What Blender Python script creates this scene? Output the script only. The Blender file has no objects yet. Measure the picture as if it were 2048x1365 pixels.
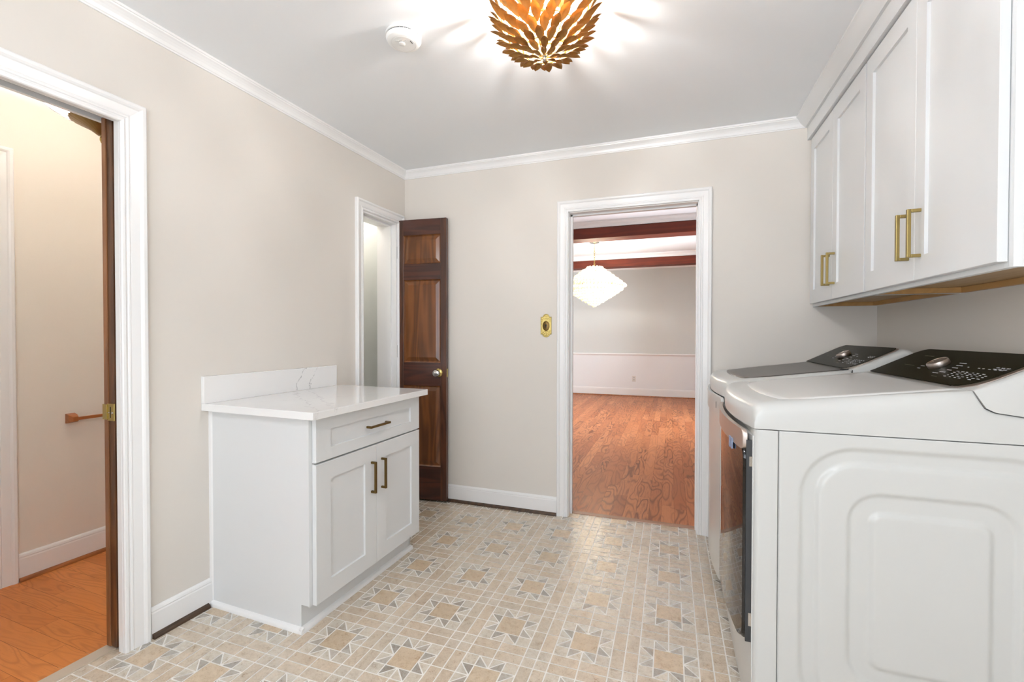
import bpy, bmesh, math, random
from mathutils import Matrix, Vector
random.seed(7)
sc = bpy.context.scene
C = sc.collection
PI = math.pi

# ------------------------------------------------------------------ camera
cd = bpy.data.cameras.new('camera'); cam = bpy.data.objects.new('camera', cd); C.objects.link(cam)
cd.sensor_width = 36.0; cd.lens = 904.52 * 36.0 / 2048.0; cd.clip_start = 0.03; cd.clip_end = 60
_y, _p, _r = math.radians(19.3185), math.radians(-0.7315), math.radians(0.0539)
_fw = Vector((-math.sin(_y) * math.cos(_p), math.cos(_y) * math.cos(_p), math.sin(_p)))
_rt = Vector((math.cos(_y), math.sin(_y), 0)); _up = _rt.cross(_fw)
_R = _rt * math.cos(_r) + _up * math.sin(_r); _U = _R.cross(_fw)
cam.matrix_world = Matrix(((_R.x, _U.x, -_fw.x, 1.9079), (_R.y, _U.y, -_fw.y, -2.9813), (_R.z, _U.z, -_fw.z, 1.2188), (0, 0, 0, 1)))
sc.camera = cam

# ------------------------------------------------------------------ world, exposure, window fill lights
w = bpy.data.worlds.new('world'); sc.world = w; w.use_nodes = True
w.node_tree.nodes['Background'].inputs[0].default_value = (0.80, 0.88, 1.0, 1)
w.node_tree.nodes['Background'].inputs[1].default_value = 1.2
vs = sc.view_settings
vs.view_transform = 'Standard'; vs.look = 'None'; vs.gamma = 1.0; vs.use_curve_mapping = False
vs.exposure = 0.80
sc.cycles.use_denoising = True
sc.cycles.max_bounces = 12; sc.cycles.diffuse_bounces = 6; sc.cycles.glossy_bounces = 5
sc.cycles.transmission_bounces = 6; sc.cycles.transparent_max_bounces = 8
sc.cycles.sample_clamp_indirect = 6.0

def light(name, kind, loc, energy, color=(1, 1, 1), size=0.1, size_y=None, rot=(0, 0, 0), parent=None):
    l = bpy.data.lights.new(name, kind); l.energy = energy; l.color = color
    if kind == 'AREA':
        l.shape = 'RECTANGLE'; l.size = size; l.size_y = size_y or size
    else:
        l.shadow_soft_size = size
    o = bpy.data.objects.new(name, l); C.objects.link(o); o.location = loc; o.rotation_euler = rot
    return o
# fill lights outside added, unseen windows: behind the camera, at left, dining side
light('fill_front', 'AREA', (1.45, -4.80, 1.30), 24, (0.86, 0.93, 1.0), 2.3, 1.4, (PI / 2 + 0.55, 0, 0))  # added fill, tilted upward to brighten the ceiling
light('fill_left', 'AREA', (-0.42, -4.03, 1.45), 48, (0.92, 0.96, 1.0), 1.25, 1.3, (0, -PI / 2, math.radians(22)))  # added fill to brighten the wall under the wall cabinets
light('fill_dining', 'AREA', (3.78, 3.4, 1.45), 235, (0.86, 0.93, 1.0), 2.4, 1.7, (0, PI / 2, 0))  # added fill to brighten the dining room

# ------------------------------------------------------------------ materials
def lin(c):
    c = c / 255.0
    return c / 12.92 if c <= 0.04045 else ((c + 0.055) / 1.055) ** 2.4
def rgb(r, g, b): return (lin(r), lin(g), lin(b), 1)

class NT:
    def __init__(s, name):
        s.m = bpy.data.materials.new(name); s.m.use_nodes = True
        s.t = s.m.node_tree; s.p = s.t.nodes['Principled BSDF']; s.out = s.t.nodes['Material Output']
    def n(s, kind, **kw):
        nd = s.t.nodes.new(kind)
        for k, v in kw.items(): setattr(nd, k, v)
        return nd
    def link(s, a, b): s.t.links.new(a, b)
    def math(s, op, a, b=None, clamp=False):
        nd = s.n('ShaderNodeMath', operation=op, use_clamp=clamp)
        for i, v in enumerate((a, b)):
            if v is None: continue
            if isinstance(v, (int, float)): nd.inputs[i].default_value = v
            else: s.link(v, nd.inputs[i])
        return nd.outputs[0]
    def mix(s, f, a, b):
        nd = s.n('ShaderNodeMix', data_type='RGBA')
        for i, v in ((0, f), (6, a), (7, b)):
            if isinstance(v, (int, float)): nd.inputs[i].default_value = v
            elif isinstance(v, tuple): nd.inputs[i].default_value = v
            else: s.link(v, nd.inputs[i])
        return nd.outputs[2]
    def pos(s, kind='world'):
        return s.n('ShaderNodeNewGeometry').outputs['Position'] if kind == 'world' else s.n('ShaderNodeTexCoord').outputs['Object']
    def mapping(s, v, scale=(1, 1, 1), rot=(0, 0, 0), loc=(0, 0, 0)):
        nd = s.n('ShaderNodeMapping'); s.link(v, nd.inputs[0])
        nd.inputs['Scale'].default_value = scale; nd.inputs['Rotation'].default_value = rot; nd.inputs['Location'].default_value = loc
        return nd.outputs[0]
    def noise(s, v, scale=5, detail=2, rough=0.5, dist=0.0):
        nd = s.n('ShaderNodeTexNoise'); s.link(v, nd.inputs['Vector'])
        nd.inputs['Scale'].default_value = scale; nd.inputs['Detail'].default_value = detail
        nd.inputs['Roughness'].default_value = rough; nd.inputs['Distortion'].default_value = dist
        return nd.outputs[0]
    def ramp(s, f, stops):
        nd = s.n('ShaderNodeValToRGB'); s.link(f, nd.inputs[0]); e = nd.color_ramp.elements
        while len(e) < len(stops): e.new(0.5)
        for i, (p, c) in enumerate(stops): e[i].position = p; e[i].color = c if len(c) == 4 else (*c, 1)
        return nd.outputs[0]
    def bump(s, h, strength=0.2, dist=0.01):
        nd = s.n('ShaderNodeBump'); s.link(h, nd.inputs['Height'])
        nd.inputs['Strength'].default_value = strength; nd.inputs['Distance'].default_value = dist
        s.link(nd.outputs[0], s.p.inputs['Normal'])
    def set(s, **kw):
        for k, v in kw.items():
            k = k.replace('_', ' ')
            if hasattr(v, 'is_linked') or hasattr(v, 'links'): s.link(v, s.p.inputs[k])
            else: s.p.inputs[k].default_value = v
        return s

def paint(name, c, rough=0.5, var=0.03, bump=0.05, scale=3.0, coat=0.0, metal=0.0, bscale=180, spec=None):
    t = NT(name); p = t.pos('obj')
    n = t.noise(p, scale, 3)
    c2 = tuple(x * (1 - var) for x in c[:3]) + (1,)
    t.set(Base_Color=t.mix(n, c, c2), Roughness=rough, Metallic=metal)
    if spec is not None: t.set(Specular_IOR_Level=spec)
    if coat: t.set(Coat_Weight=coat, Coat_Roughness=0.05)
    if bump: t.bump(t.noise(p, bscale, 2), bump, 0.002)
    return t.m

M = {}
M['wall'] = paint('wall_paint', rgb(221, 216, 209), 0.6, 0.015, 0.06)
M['wall_hall'] = paint('hall_wall_paint', rgb(228, 221, 211), 0.6, 0.015, 0.06)
M['ceil'] = paint('ceiling_paint', rgb(239, 242, 245), 0.8, 0.01, 0.05)
M['trim'] = paint('gloss_white_trim', rgb(236, 236, 236), 0.28, 0.01, 0.02, bscale=40)
M['cab'] = paint('cabinet_white_lacquer', rgb(219, 221, 222), 0.33, 0.01, 0.02, bscale=60)
M['white'] = paint('white_plastic', rgb(242, 242, 240), 0.4, 0.01, 0)
M['enamel'] = paint('appliance_white_enamel', rgb(200, 201, 199), 0.3, 0.008, 0.0, coat=0.15, bscale=30)
M['lid_grey'] = paint('pale_grey_lid', rgb(214, 214, 212), 0.25, 0.02, 0, coat=0.3)
M['lid_dark'] = paint('smoked_glass_lid', rgb(84, 80, 76), 0.3, 0.02, 0, spec=0.3)
M['panel'] = paint('dark_olive_control_glass', rgb(30, 30, 20), 0.28, 0.1, 0, spec=0.2)
M['panel'].node_tree.nodes['Principled BSDF'].inputs['IOR'].default_value = 1.2
M['black'] = paint('black_rubber', rgb(18, 18, 18), 0.5, 0.1, 0)
M['darkgrey'] = paint('dark_grey_plastic', rgb(52, 54, 57), 0.35, 0.05, 0)
M['rose'] = paint('brushed_champagne_metal', rgb(196, 184, 176), 0.38, 0.08, 0.02, metal=1.0, bscale=300)
M['chrome'] = paint('polished_steel', rgb(200, 198, 195), 0.16, 0.05, 0, metal=1.0)
M['brass'] = paint('satin_brass', rgb(158, 138, 88), 0.33, 0.08, 0.02, metal=1.0, bscale=300)
M['bronze'] = paint('antique_brass', rgb(126, 102, 62), 0.36, 0.12, 0.02, metal=1.0, bscale=300)
M['polbrass'] = paint('polished_old_brass', rgb(196, 176, 110), 0.22, 0.2, 0.05, metal=1.0, scale=60)
M['print'] = paint('printed_marks', rgb(205, 208, 215), 0.5, 0.02, 0)
M['print_dim'] = paint('dim_printed_marks', rgb(110, 108, 92), 0.5, 0.02, 0)
M['print_blue'] = paint('blue_sticker', rgb(150, 165, 195), 0.4, 0.5, 0, scale=120)
M['gapdark'] = paint('dark_gap', rgb(30, 27, 24), 0.8, 0.05, 0)
M['glassblack'] = paint('black_door_glass', rgb(22, 17, 14), 0.03, 0.05, 0)
M['offwhite'] = paint('offwhite_outlet_plastic', rgb(222, 218, 212), 0.4, 0.02, 0)

def leafmat():
    t = NT('gilded_leaf_metal'); p = t.pos('obj')
    n = t.noise(p, 60, 3)
    t.set(Base_Color=t.mix(n, rgb(190, 146, 88), rgb(150, 108, 60)), Metallic=0.88, Roughness=0.42)
    t.bump(t.noise(p, 260, 2), 0.25, 0.002)
    return t.m
M['leaf'] = leafmat()
M['wall_din'] = paint('dining_wall_paint', rgb(213, 218, 216), 0.6, 0.015, 0.06)
M['dado'] = paint('dado_white_paint', rgb(234, 236, 238), 0.35, 0.01, 0.02)

def emit(name, col, strength):
    t = NT(name); p = t.pos('obj')
    t.set(Base_Color=col, Emission_Color=t.mix(t.noise(p, 20, 1), col, tuple(x * 0.97 for x in col[:3]) + (1,)), Emission_Strength=strength)
    return t.m
M['bulb'] = emit('lit_bulb', (0.985, 0.95, 0.92, 1), 640)
M['bulb_hall'] = emit('lit_hall_bulb', (1.0, 0.91, 0.82, 1), 360)
M['bulb_ch'] = emit('lit_chandelier_bulb', (1.0, 0.93, 0.83, 1), 310)

def glassy(name, col, trans, rough=0.1):
    t = NT(name); p = t.pos('obj')
    t.set(Base_Color=t.mix(t.noise(p, 30, 2), col, tuple(x * 0.96 for x in col[:3]) + (1,)), Roughness=rough)
    tr = t.n('ShaderNodeBsdfTranslucent'); tr.inputs[0].default_value = col
    mx = t.n('ShaderNodeMixShader'); mx.inputs[0].default_value = trans
    t.link(t.p.outputs[0], mx.inputs[1]); t.link(tr.outputs[0], mx.inputs[2]); t.link(mx.outputs[0], t.out.inputs[0])
    return t.m
M['petal'] = glassy('frosted_glass_petals', (0.95, 0.89, 0.74, 1), 0.3)
M['shade'] = glassy('ribbed_glass_shade', (0.98, 0.97, 0.95, 1), 0.82, 0.08)
def clear_mix(m_, k):
    nt = m_.node_tree; out = nt.nodes['Material Output']; src = out.inputs[0].links[0].from_socket
    tr = nt.nodes.new('ShaderNodeBsdfTransparent'); mx = nt.nodes.new('ShaderNodeMixShader'); mx.inputs[0].default_value = k
    nt.links.new(src, mx.inputs[1]); nt.links.new(tr.outputs[0], mx.inputs[2]); nt.links.new(mx.outputs[0], out.inputs[0])
clear_mix(M['shade'], 0.14)
M['rib'] = paint('shaded_glass_rib', rgb(150, 148, 150), 0.2, 0.05, 0)  # grey stands in for the dark refraction in the bowl's grooves
def pane():
    t = NT('window_glass'); p = t.pos('obj')
    tr = t.n('ShaderNodeBsdfTransparent'); gl = t.n('ShaderNodeBsdfGlossy'); gl.inputs['Roughness'].default_value = 0.02
    f = t.n('ShaderNodeFresnel'); f.inputs[0].default_value = 1.45
    mx = t.n('ShaderNodeMixShader'); t.link(f.outputs[0], mx.inputs[0]); t.link(tr.outputs[0], mx.inputs[1]); t.link(gl.outputs[0], mx.inputs[2])
    t.link(mx.outputs[0], t.out.inputs[0]); return t.m
M['pane'] = pane()

def floorwood(name, along, c_lo, c_hi, c_grain, rough=0.3, gscale=1.0, amount=0.75):
    """oak strip floor: tone per board from the 'rnd' attribute, cathedral grain from contoured noise"""
    t = NT(name); p = t.pos('world')
    a = t.n('ShaderNodeAttribute', attribute_name='rnd')
    sep = t.n('ShaderNodeSeparateColor'); t.link(a.outputs['Color'], sep.inputs[0])
    vs_ = t.n('ShaderNodeVectorMath', operation='SCALE'); t.link(a.outputs['Color'], vs_.inputs[0]); vs_.inputs['Scale'].default_value = 37.0
    add = t.n('ShaderNodeVectorMath', operation='ADD'); t.link(p, add.inputs[0]); t.link(vs_.outputs[0], add.inputs[1])
    q = add.outputs[0]
    sc_ = (9 * gscale, 1.7 * gscale, 1) if along == 'y' else (1.7 * gscale, 9 * gscale, 1)
    n1 = t.noise(t.mapping(q, sc_), 1.0, 1.2, 0.45, 0.3)
    ring = t.math('MULTIPLY', n1, 58.0)
    ring = t.math('SINE', ring)
    ring = t.math('MULTIPLY', t.math('ADD', ring, 1.0), 0.5)
    ring = t.math('POWER', ring, 3.0)
    s2 = (220, 9, 1) if along == 'y' else (9, 220, 1)
    pores = t.noise(t.mapping(q, s2), 1.0, 2, 0.6)
    pores = t.math('GREATER_THAN', pores, 0.57)
    g = t.math('MAXIMUM', t.math('MULTIPLY', ring, amount), t.math('MULTIPLY', pores, amount * 0.45))
    g = t.math('MULTIPLY', g, t.math('ADD', t.math('MULTIPLY', sep.outputs[1], 0.7), 0.35), clamp=True)
    base = t.mix(sep.outputs[0], c_lo, c_hi)
    t.set(Base_Color=t.mix(g, base, c_grain), Roughness=rough, Coat_Weight=0.03, Coat_Roughness=0.15, Specular_IOR_Level=0.2)
    t.bump(g, 0.12, 0.001)
    return t.m
M['dinwood'] = floorwood('oak_floor_dining', 'y', rgb(166, 96, 54), rgb(196, 126, 80), rgb(106, 54, 28), 0.36, 1.0, 0.85)
M['hallwood'] = floorwood('oak_floor_hall', 'x', rgb(188, 112, 56), rgb(206, 130, 70), rgb(150, 84, 38), 0.32, 1.6, 0.55)

def wood(name, c1, c2, c3, axis='z', scale=1.0, rough=0.35, contrast=0.7, coat=0.3):
    t = NT(name); p = t.pos('obj')
    long = 1.1 * scale; ac = 11 * scale
    s_ = {'z': (ac, ac, long), 'x': (long, ac, ac), 'y': (ac, long, ac)}[axis]
    n1 = t.noise(t.mapping(p, s_), 1.0, 1.5, 0.5, 0.4)
    ring = t.math('SINE', t.math('MULTIPLY', n1, 40.0))
    ring = t.math('MULTIPLY', t.math('ADD', ring, 1), 0.5 * contrast)
    f_ = {'z': (240, 240, 8), 'x': (8, 240, 240), 'y': (240, 8, 240)}[axis]
    fine = t.noise(t.mapping(p, f_), 1.0, 2, 0.6)
    blotch = t.noise(p, 5.0, 2)
    col = t.mix(ring, t.mix(blotch, c1, c2), c3)
    col = t.mix(t.math('MULTIPLY', fine, 0.35), col, c3)
    t.set(Base_Color=col, Roughness=rough, Coat_Weight=coat, Coat_Roughness=0.15)
    t.bump(fine, 0.1, 0.001)
    return t.m
M['walnut'] = wood('dark_stained_pine', rgb(98, 56, 30), rgb(80, 42, 24), rgb(46, 22, 12))
M['walnut_h'] = wood('dark_stained_pine_rail', rgb(88, 46, 30), rgb(74, 36, 24), rgb(44, 20, 13), 'x')
M['walnut_p'] = wood('amber_stained_panel', rgb(138, 84, 38), rgb(112, 64, 28), rgb(62, 32, 14), 'z', 0.9, 0.3, 0.6)
M['pocket'] = wood('worn_door_edge', rgb(108, 68, 36), rgb(88, 52, 26), rgb(60, 34, 16), 'z', 1.2, 0.45)
M['pocket_l'] = wood('amber_door_stop', rgb(156, 104, 62), rgb(134, 88, 50), rgb(100, 60, 34), 'z', 1.2, 0.45)
M['beam'] = wood('cherry_stained_beam', rgb(132, 50, 22), rgb(104, 37, 16), rgb(66, 22, 10), 'x', 0.5, 0.6, 0.4, coat=0.0)
M['shoe'] = wood('dark_quarter_round', rgb(92, 66, 42), rgb(78, 54, 34), rgb(48, 32, 20), 'y', 1.0, 0.5)
M['shoe_oak'] = wood('oak_quarter_round', rgb(184, 116, 62), rgb(160, 96, 50), rgb(112, 62, 30), 'y', 1.0, 0.4)
M['ply'] = wood('raw_birch_ply', rgb(196, 166, 124), rgb(184, 152, 110), rgb(158, 124, 84), 'y', 1.0, 0.6, 0.3)
M['plyrail'] = wood('raw_maple_rail', rgb(206, 164, 104), rgb(192, 148, 88), rgb(160, 116, 66), 'y', 1.0, 0.6, 0.3)
M['barwood'] = wood('copper_toned_bar', rgb(176, 104, 48), rgb(160, 92, 40), rgb(120, 64, 28), 'y', 1.0, 0.4, 0.3)
M['thresh'] = wood('thin_threshold_wood', rgb(172, 128, 100), rgb(160, 118, 92), rgb(120, 84, 62), 'x', 1.0, 0.5, 0.3)
M['thresh_pale'] = paint('pale_transition_strip', rgb(196, 182, 164), 0.4, 0.06, 0)

def quartz():
    t = NT('white_quartz'); p = t.pos('world')
    sx = t.n('ShaderNodeSeparateXYZ'); t.link(p, sx.inputs[0])
    wob = t.noise(p, 14, 3, 0.65)
    wob2 = t.math('MULTIPLY', t.math('SUBTRACT', wob, 0.5), 0.16)
    brk = t.noise(p, 55, 3, 0.7)
    tot = None
    for y0, k in ((-1.080, 0.62), (-0.978, 0.62), (-1.62, -0.9)):
        # vein runs up the splash leaning toward the far end, and on across the top
        d = t.math('SUBTRACT', t.math('ADD', sx.outputs[1], wob2), t.math('ADD', t.math('MULTIPLY', t.math('SUBTRACT', sx.outputs[2], 0.915), k), y0))
        d = t.math('ADD', d, t.math('MULTIPLY', sx.outputs[0], 0.8 if k > 0 else -1.3))
        d = t.math('ABSOLUTE', d)
        m_ = t.math('SUBTRACT', 1.0, t.math('MULTIPLY', d, 120.0), clamp=True)
        m_ = t.math('MULTIPLY', m_, 1.0 if k > 0 else 0.35)
        tot = m_ if tot is None else t.math('MAXIMUM', tot, m_)
    msk = t.math('MULTIPLY', t.math('SUBTRACT', brk, 0.40), 5.0, clamp=True)
    zf = t.math('MULTIPLY', t.math('SUBTRACT', sx.outputs[2], 0.905), 40.0, clamp=True)
    zf = t.math('ADD', t.math('MULTIPLY', zf, 0.7), 0.16)
    v = t.math('MULTIPLY', t.math('MULTIPLY', tot, msk), zf, clamp=True)
    base = t.mix(t.noise(p, 3, 3), rgb(238, 238, 237), rgb(231, 231, 231))
    t.set(Base_Color=t.mix(v, base, rgb(128, 130, 132)), Roughness=0.14, Coat_Weight=0.3)
    return t.m
M['quartz'] = quartz()

def tilemat():
    t = NT('stone_look_vinyl_tile'); p = t.pos('world')
    a = t.n('ShaderNodeAttribute', attribute_name='tone')
    n1 = t.noise(p, 45, 4, 0.7, 0.8); n2 = t.noise(p, 190, 3, 0.75)
    f = t.math('ADD', t.math('MULTIPLY', n1, 0.65), t.math('MULTIPLY', n2, 0.5))
    f = t.math('MULTIPLY', t.math('SUBTRACT', f, 0.40), 3.8, clamp=True)
    d = t.n('ShaderNodeMix', data_type='RGBA', blend_type='MULTIPLY'); d.inputs[0].default_value = 1.0
    t.link(a.outputs['Color'], d.inputs[6])
    t.link(t.ramp(f, [(0.0, rgb(186, 168, 148)), (0.45, rgb(236, 233, 228)), (1.0, (1, 1, 1, 1))]), d.inputs[7])
    t.set(Base_Color=d.outputs[2], Roughness=0.22, Specular_IOR_Level=0.55, Coat_Weight=0.45, Coat_Roughness=0.2)
    t.bump(t.math('ADD', t.noise(p, 85, 3, 0.6), t.math('MULTIPLY', n2, 0.3)), 0.5, 0.003)
    return t.m
M['tile'] = tilemat()
M['grout'] = paint('pale_grout', rgb(250, 247, 241), 0.4, 0.04, 0.05)

# ------------------------------------------------------------------ geometry helpers
LW = Matrix.Rotation(-math.atan(0.0334), 4, 'Z')       # the left wall's own frame: it is not quite square to the room
ID = Matrix.Identity(4)
world_of = {}
class MB:
    def __init__(s): s.b = bmesh.new()
    def box(s, x0, x1, y0, y1, z0, z1, mi=0):
        vs_ = [s.b.verts.new(c) for c in ((x0, y0, z0), (x1, y0, z0), (x1, y1, z0), (x0, y1, z0), (x0, y0, z1), (x1, y0, z1), (x1, y1, z1), (x0, y1, z1))]
        for f in ((0, 3, 2, 1), (4, 5, 6, 7), (0, 1, 5, 4), (1, 2, 6, 5), (2, 3, 7, 6), (3, 0, 4, 7)):
            s.b.faces.new([vs_[i] for i in f]).material_index = mi
        return s
    def poly(s, pts, mi=0):
        f = s.b.faces.new([s.b.verts.new(p) for p in pts]); f.material_index = mi; return s
    def loft(s, rings, closed=True, cap=True, mi=0):
        """rings: list of equal-length point lists"""
        R_ = [[s.b.verts.new(p) for p in r] for r in rings]
        n = len(R_[0])
        for a, b in zip(R_[:-1], R_[1:]):
            for i in range(n if closed else n - 1):
                j = (i + 1) % n
                try: s.b.faces.new((a[i], a[j], b[j], b[i])).material_index = mi
                except ValueError: pass
        if cap and closed:
            for r in (R_[0][::-1], R_[-1]):
                try: s.b.faces.new(r).material_index = mi
                except ValueError: pass
        return s
    def prism(s, pts2, axis, a0, a1, mi=0):
        f = {'x': lambda u, v, a: (a, u, v), 'y': lambda u, v, a: (u, a, v), 'z': lambda u, v, a: (u, v, a)}[axis]
        return s.loft([[f(u, v, a0) for u, v in pts2], [f(u, v, a1) for u, v in pts2]], mi=mi)
    def lathe(s, prof, c=(0, 0, 0), n=32, rib=0.0, ribs=0, mi=0, cap=True):
        rings = []
        for r, z in prof:
            ring = []
            for i in range(n):
                a = 2 * PI * i / n
                rr = max(r, 1e-5) * (1 + (rib * math.cos(a * ribs) if ribs else 0))
                ring.append((c[0] + rr * math.cos(a), c[1] + rr * math.sin(a), c[2] + z))
            rings.append(ring)
        return s.loft(rings, cap=cap, mi=mi)
    def tube(s, pts, r, n=10, mi=0):
        pts = [Vector(p) for p in pts]; rings = []
        for i, p in enumerate(pts):
            d = (pts[min(i + 1, len(pts) - 1)] - pts[max(i - 1, 0)]).normalized()
            a = d.orthogonal().normalized() if i == 0 else (a - d * a.dot(d)).normalized()
            b_ = d.cross(a); rr = r[i] if isinstance(r, (list, tuple)) else r
            rings.append([p + a * rr * math.cos(2 * PI * k / n) + b_ * rr * math.sin(2 * PI * k / n) for k in range(n)])
        return s.loft(rings, mi=mi)
    def xf(s, m):
        bmesh.ops.transform(s.b, matrix=m, verts=s.b.verts); return s
    def build(s, name, mat, parent=None, frame=ID, smooth=False, bevel=0, seg=2, angle=40, doubles=False):
        if doubles: bmesh.ops.remove_doubles(s.b, verts=s.b.verts, dist=1e-5)
        bmesh.ops.recalc_face_normals(s.b, faces=s.b.faces)
        pw = world_of.get(parent.name, ID) if parent else ID
        bmesh.ops.transform(s.b, matrix=pw.inverted() @ frame, verts=s.b.verts)
        me = bpy.data.meshes.new(name); s.b.to_mesh(me); s.b.free()
        for m_ in (mat if isinstance(mat, (list, tuple)) else [mat]): me.materials.append(m_)
        o = bpy.data.objects.new(name, me); C.objects.link(o)
        if parent: o.parent = parent
        world_of[o.name] = pw
        if smooth:
            for p_ in me.polygons: p_.use_smooth = True
            me.set_sharp_from_angle(angle=math.radians(angle))
        if bevel:
            bv = o.modifiers.new('bevel', 'BEVEL'); bv.width = bevel; bv.segments = seg; bv.limit_method = 'ANGLE'; bv.angle_limit = math.radians(35)
            if hasattr(bv, 'harden_normals'): bv.harden_normals = False
        return o

def thing(name, label, cat, loc=(0, 0, 0), frame=ID, group=None, rz=0):
    o = bpy.data.objects.new(name, None); C.objects.link(o)
    mw = frame @ Matrix.Translation(loc) @ Matrix.Rotation(rz, 4, 'Z')
    o.matrix_world = mw; o.empty_display_size = 0.1
    world_of[o.name] = mw.copy()
    o['label'] = label; o['category'] = cat
    if group: o['group'] = group
    return o
def struct(o, label=None):
    o['kind'] = 'structure'
    if label: o['label'] = label
    return o
def tag(o, label, cat, group=None):
    o['label'] = label; o['category'] = cat
    if group: o['group'] = group
    return o

T_OUT = 2.112
# ------------------------------------------------------------------ room shell
H = 2.453
W = 2.968
YF = -4.62
def floor_tiles():
    """vinyl sheet of 12 inch repeats: an eight-pointed star block framed by bars, corner squares at the crossings"""
    pp, bw, tx, ty = 0.3116, 0.2118, 1.4892, -1.1012
    g = (pp - bw) / 2; u = bw / 4
    b = bmesh.new(); col = b.loops.layers.float_color.new('tone')
    base = MB().box(-0.22, W + 0.02, YF - 0.02, 0.07, -0.03, -0.0012)
    def put(pts, c, inset):
        cx = sum(p[0] for p in pts) / len(pts); cy = sum(p[1] for p in pts) / len(pts)
        n = len(pts); q = []
        ar = sum(pts[i][0] * pts[(i + 1) % n][1] - pts[(i + 1) % n][0] * pts[i][1] for i in range(n))
        if ar < 0: pts = pts[::-1]
        for i in range(n):                                   # inset each polygon by half a grout line
            p0, p1, p2 = Vector(pts[i - 1]), Vector(pts[i]), Vector(pts[(i + 1) % n])
            d1 = (p1 - p0).normalized(); d2 = (p2 - p1).normalized()
            n1 = Vector((-d1.y, d1.x)); n2 = Vector((-d2.y, d2.x))
            k = n1 + n2; k = k / max(k.dot(n1), 0.25)
            q.append(p1 + k * inset)
        def inside(x, y): return -0.100 < x < W and YF < y < 0.012
        xs = [v.x for v in q]; ys = [v.y for v in q]
        lx, hx, ly, hy = -0.20, W, YF, 0.064
        q = [Vector((min(max(v.x, lx), hx), min(max(v.y, ly), hy))) for v in q]
        a2 = abs(sum(q[i].x * q[(i + 1) % n].y - q[(i + 1) % n].x * q[i].y for i in range(n)))
        if a2 < 2e-5: return
        j = random.uniform(-0.05, 0.05); w_ = random.uniform(-0.02, 0.02)
        c = (lin(c[0]) * (1 + j + w_), lin(c[1]) * (1 + j), lin(c[2]) * (1 + j - w_), 1)
        f = b.faces.new([b.verts.new((v.x, v.y, 0)) for v in q])
        for l in f.loops: l[col] = c
    CEN = (211, 191, 165); BAR = (212, 197, 178); SQ = (217, 208, 194); LT = (217, 209, 196); DK = (180, 173, 164); XS = (215, 204, 189)
    GI = 0.0025
    for i in range(-6, 6):
        for j in range(-12, 5):
            x0 = tx + pp * i; y1 = ty + pp * j; y0 = y1 - bw
            if x0 - 2 * g > W or x0 + pp < -0.1 or y0 > 0.1 or y1 < YF - 0.2: continue
            if x0 > 2.62 and y1 > -1.3: pass
            P = lambda a, c_: (x0 + a * u, y0 + c_ * u)
            put([P(1, 1), P(3, 1), P(3, 3), P(1, 3)], CEN, GI)
            for a, c_ in ((0, 0), (3, 0), (0, 3), (3, 3)):
                put([P(a, c_), P(a + 1, c_), P(a + 1, c_ + 1), P(a, c_ + 1)], SQ, GI)
            for rot in range(4):
                def Q(a, c_, rot=rot):
                    a, c_ = a - 2, c_ - 2
                    for _ in range(rot): a, c_ = -c_, a
                    return P(a + 2, c_ + 2)
                kk = random.randint(-16, 10); dk = tuple(v + kk for v in DK)
                kk = random.randint(-4, 22); dk2 = tuple(v + kk for v in DK)
                put([Q(1, 4), Q(1, 3), Q(2, 3)], dk2, GI); put([Q(1, 4), Q(2, 3), Q(2, 4)], LT, GI)
                put([Q(3, 4), Q(3, 3), Q(2, 3)], dk, GI); put([Q(3, 4), Q(2, 3), Q(2, 4)], LT, GI)
            # bars: two courses to the +x side and two to the +y side, and the four squares at the crossing
            for k in range(2):
                for h in range(2):
                    xa = x0 + bw + k * g
                    put([(xa, y0 + h * 2 * u), (xa + g, y0 + h * 2 * u), (xa + g, y0 + (h + 1) * 2 * u), (xa, y0 + (h + 1) * 2 * u)], BAR, GI)
                    ya = y1 + k * g
                    put([(x0 + h * 2 * u, ya), (x0 + (h + 1) * 2 * u, ya), (x0 + (h + 1) * 2 * u, ya + g), (x0 + h * 2 * u, ya + g)], BAR, GI)
                    put([(x0 + bw + k * g, y1 + h * g), (x0 + bw + (k + 1) * g, y1 + h * g), (x0 + bw + (k + 1) * g, y1 + (h + 1) * g), (x0 + bw + k * g, y1 + (h + 1) * g)], XS, GI)
    me = bpy.data.meshes.new('floor_tiles'); b.to_mesh(me); b.free(); me.materials.append(M['tile'])
    fl = base.build('floor', M['grout'])
    struct(fl, 'stone-look vinyl tile floor with repeating eight-pointed stars')
    o = bpy.data.objects.new('tile_faces', me); C.objects.link(o); o.parent = fl; world_of[o.name] = ID
    # wider seams of the sheet every repeat
    return fl
floor_tiles()

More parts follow.
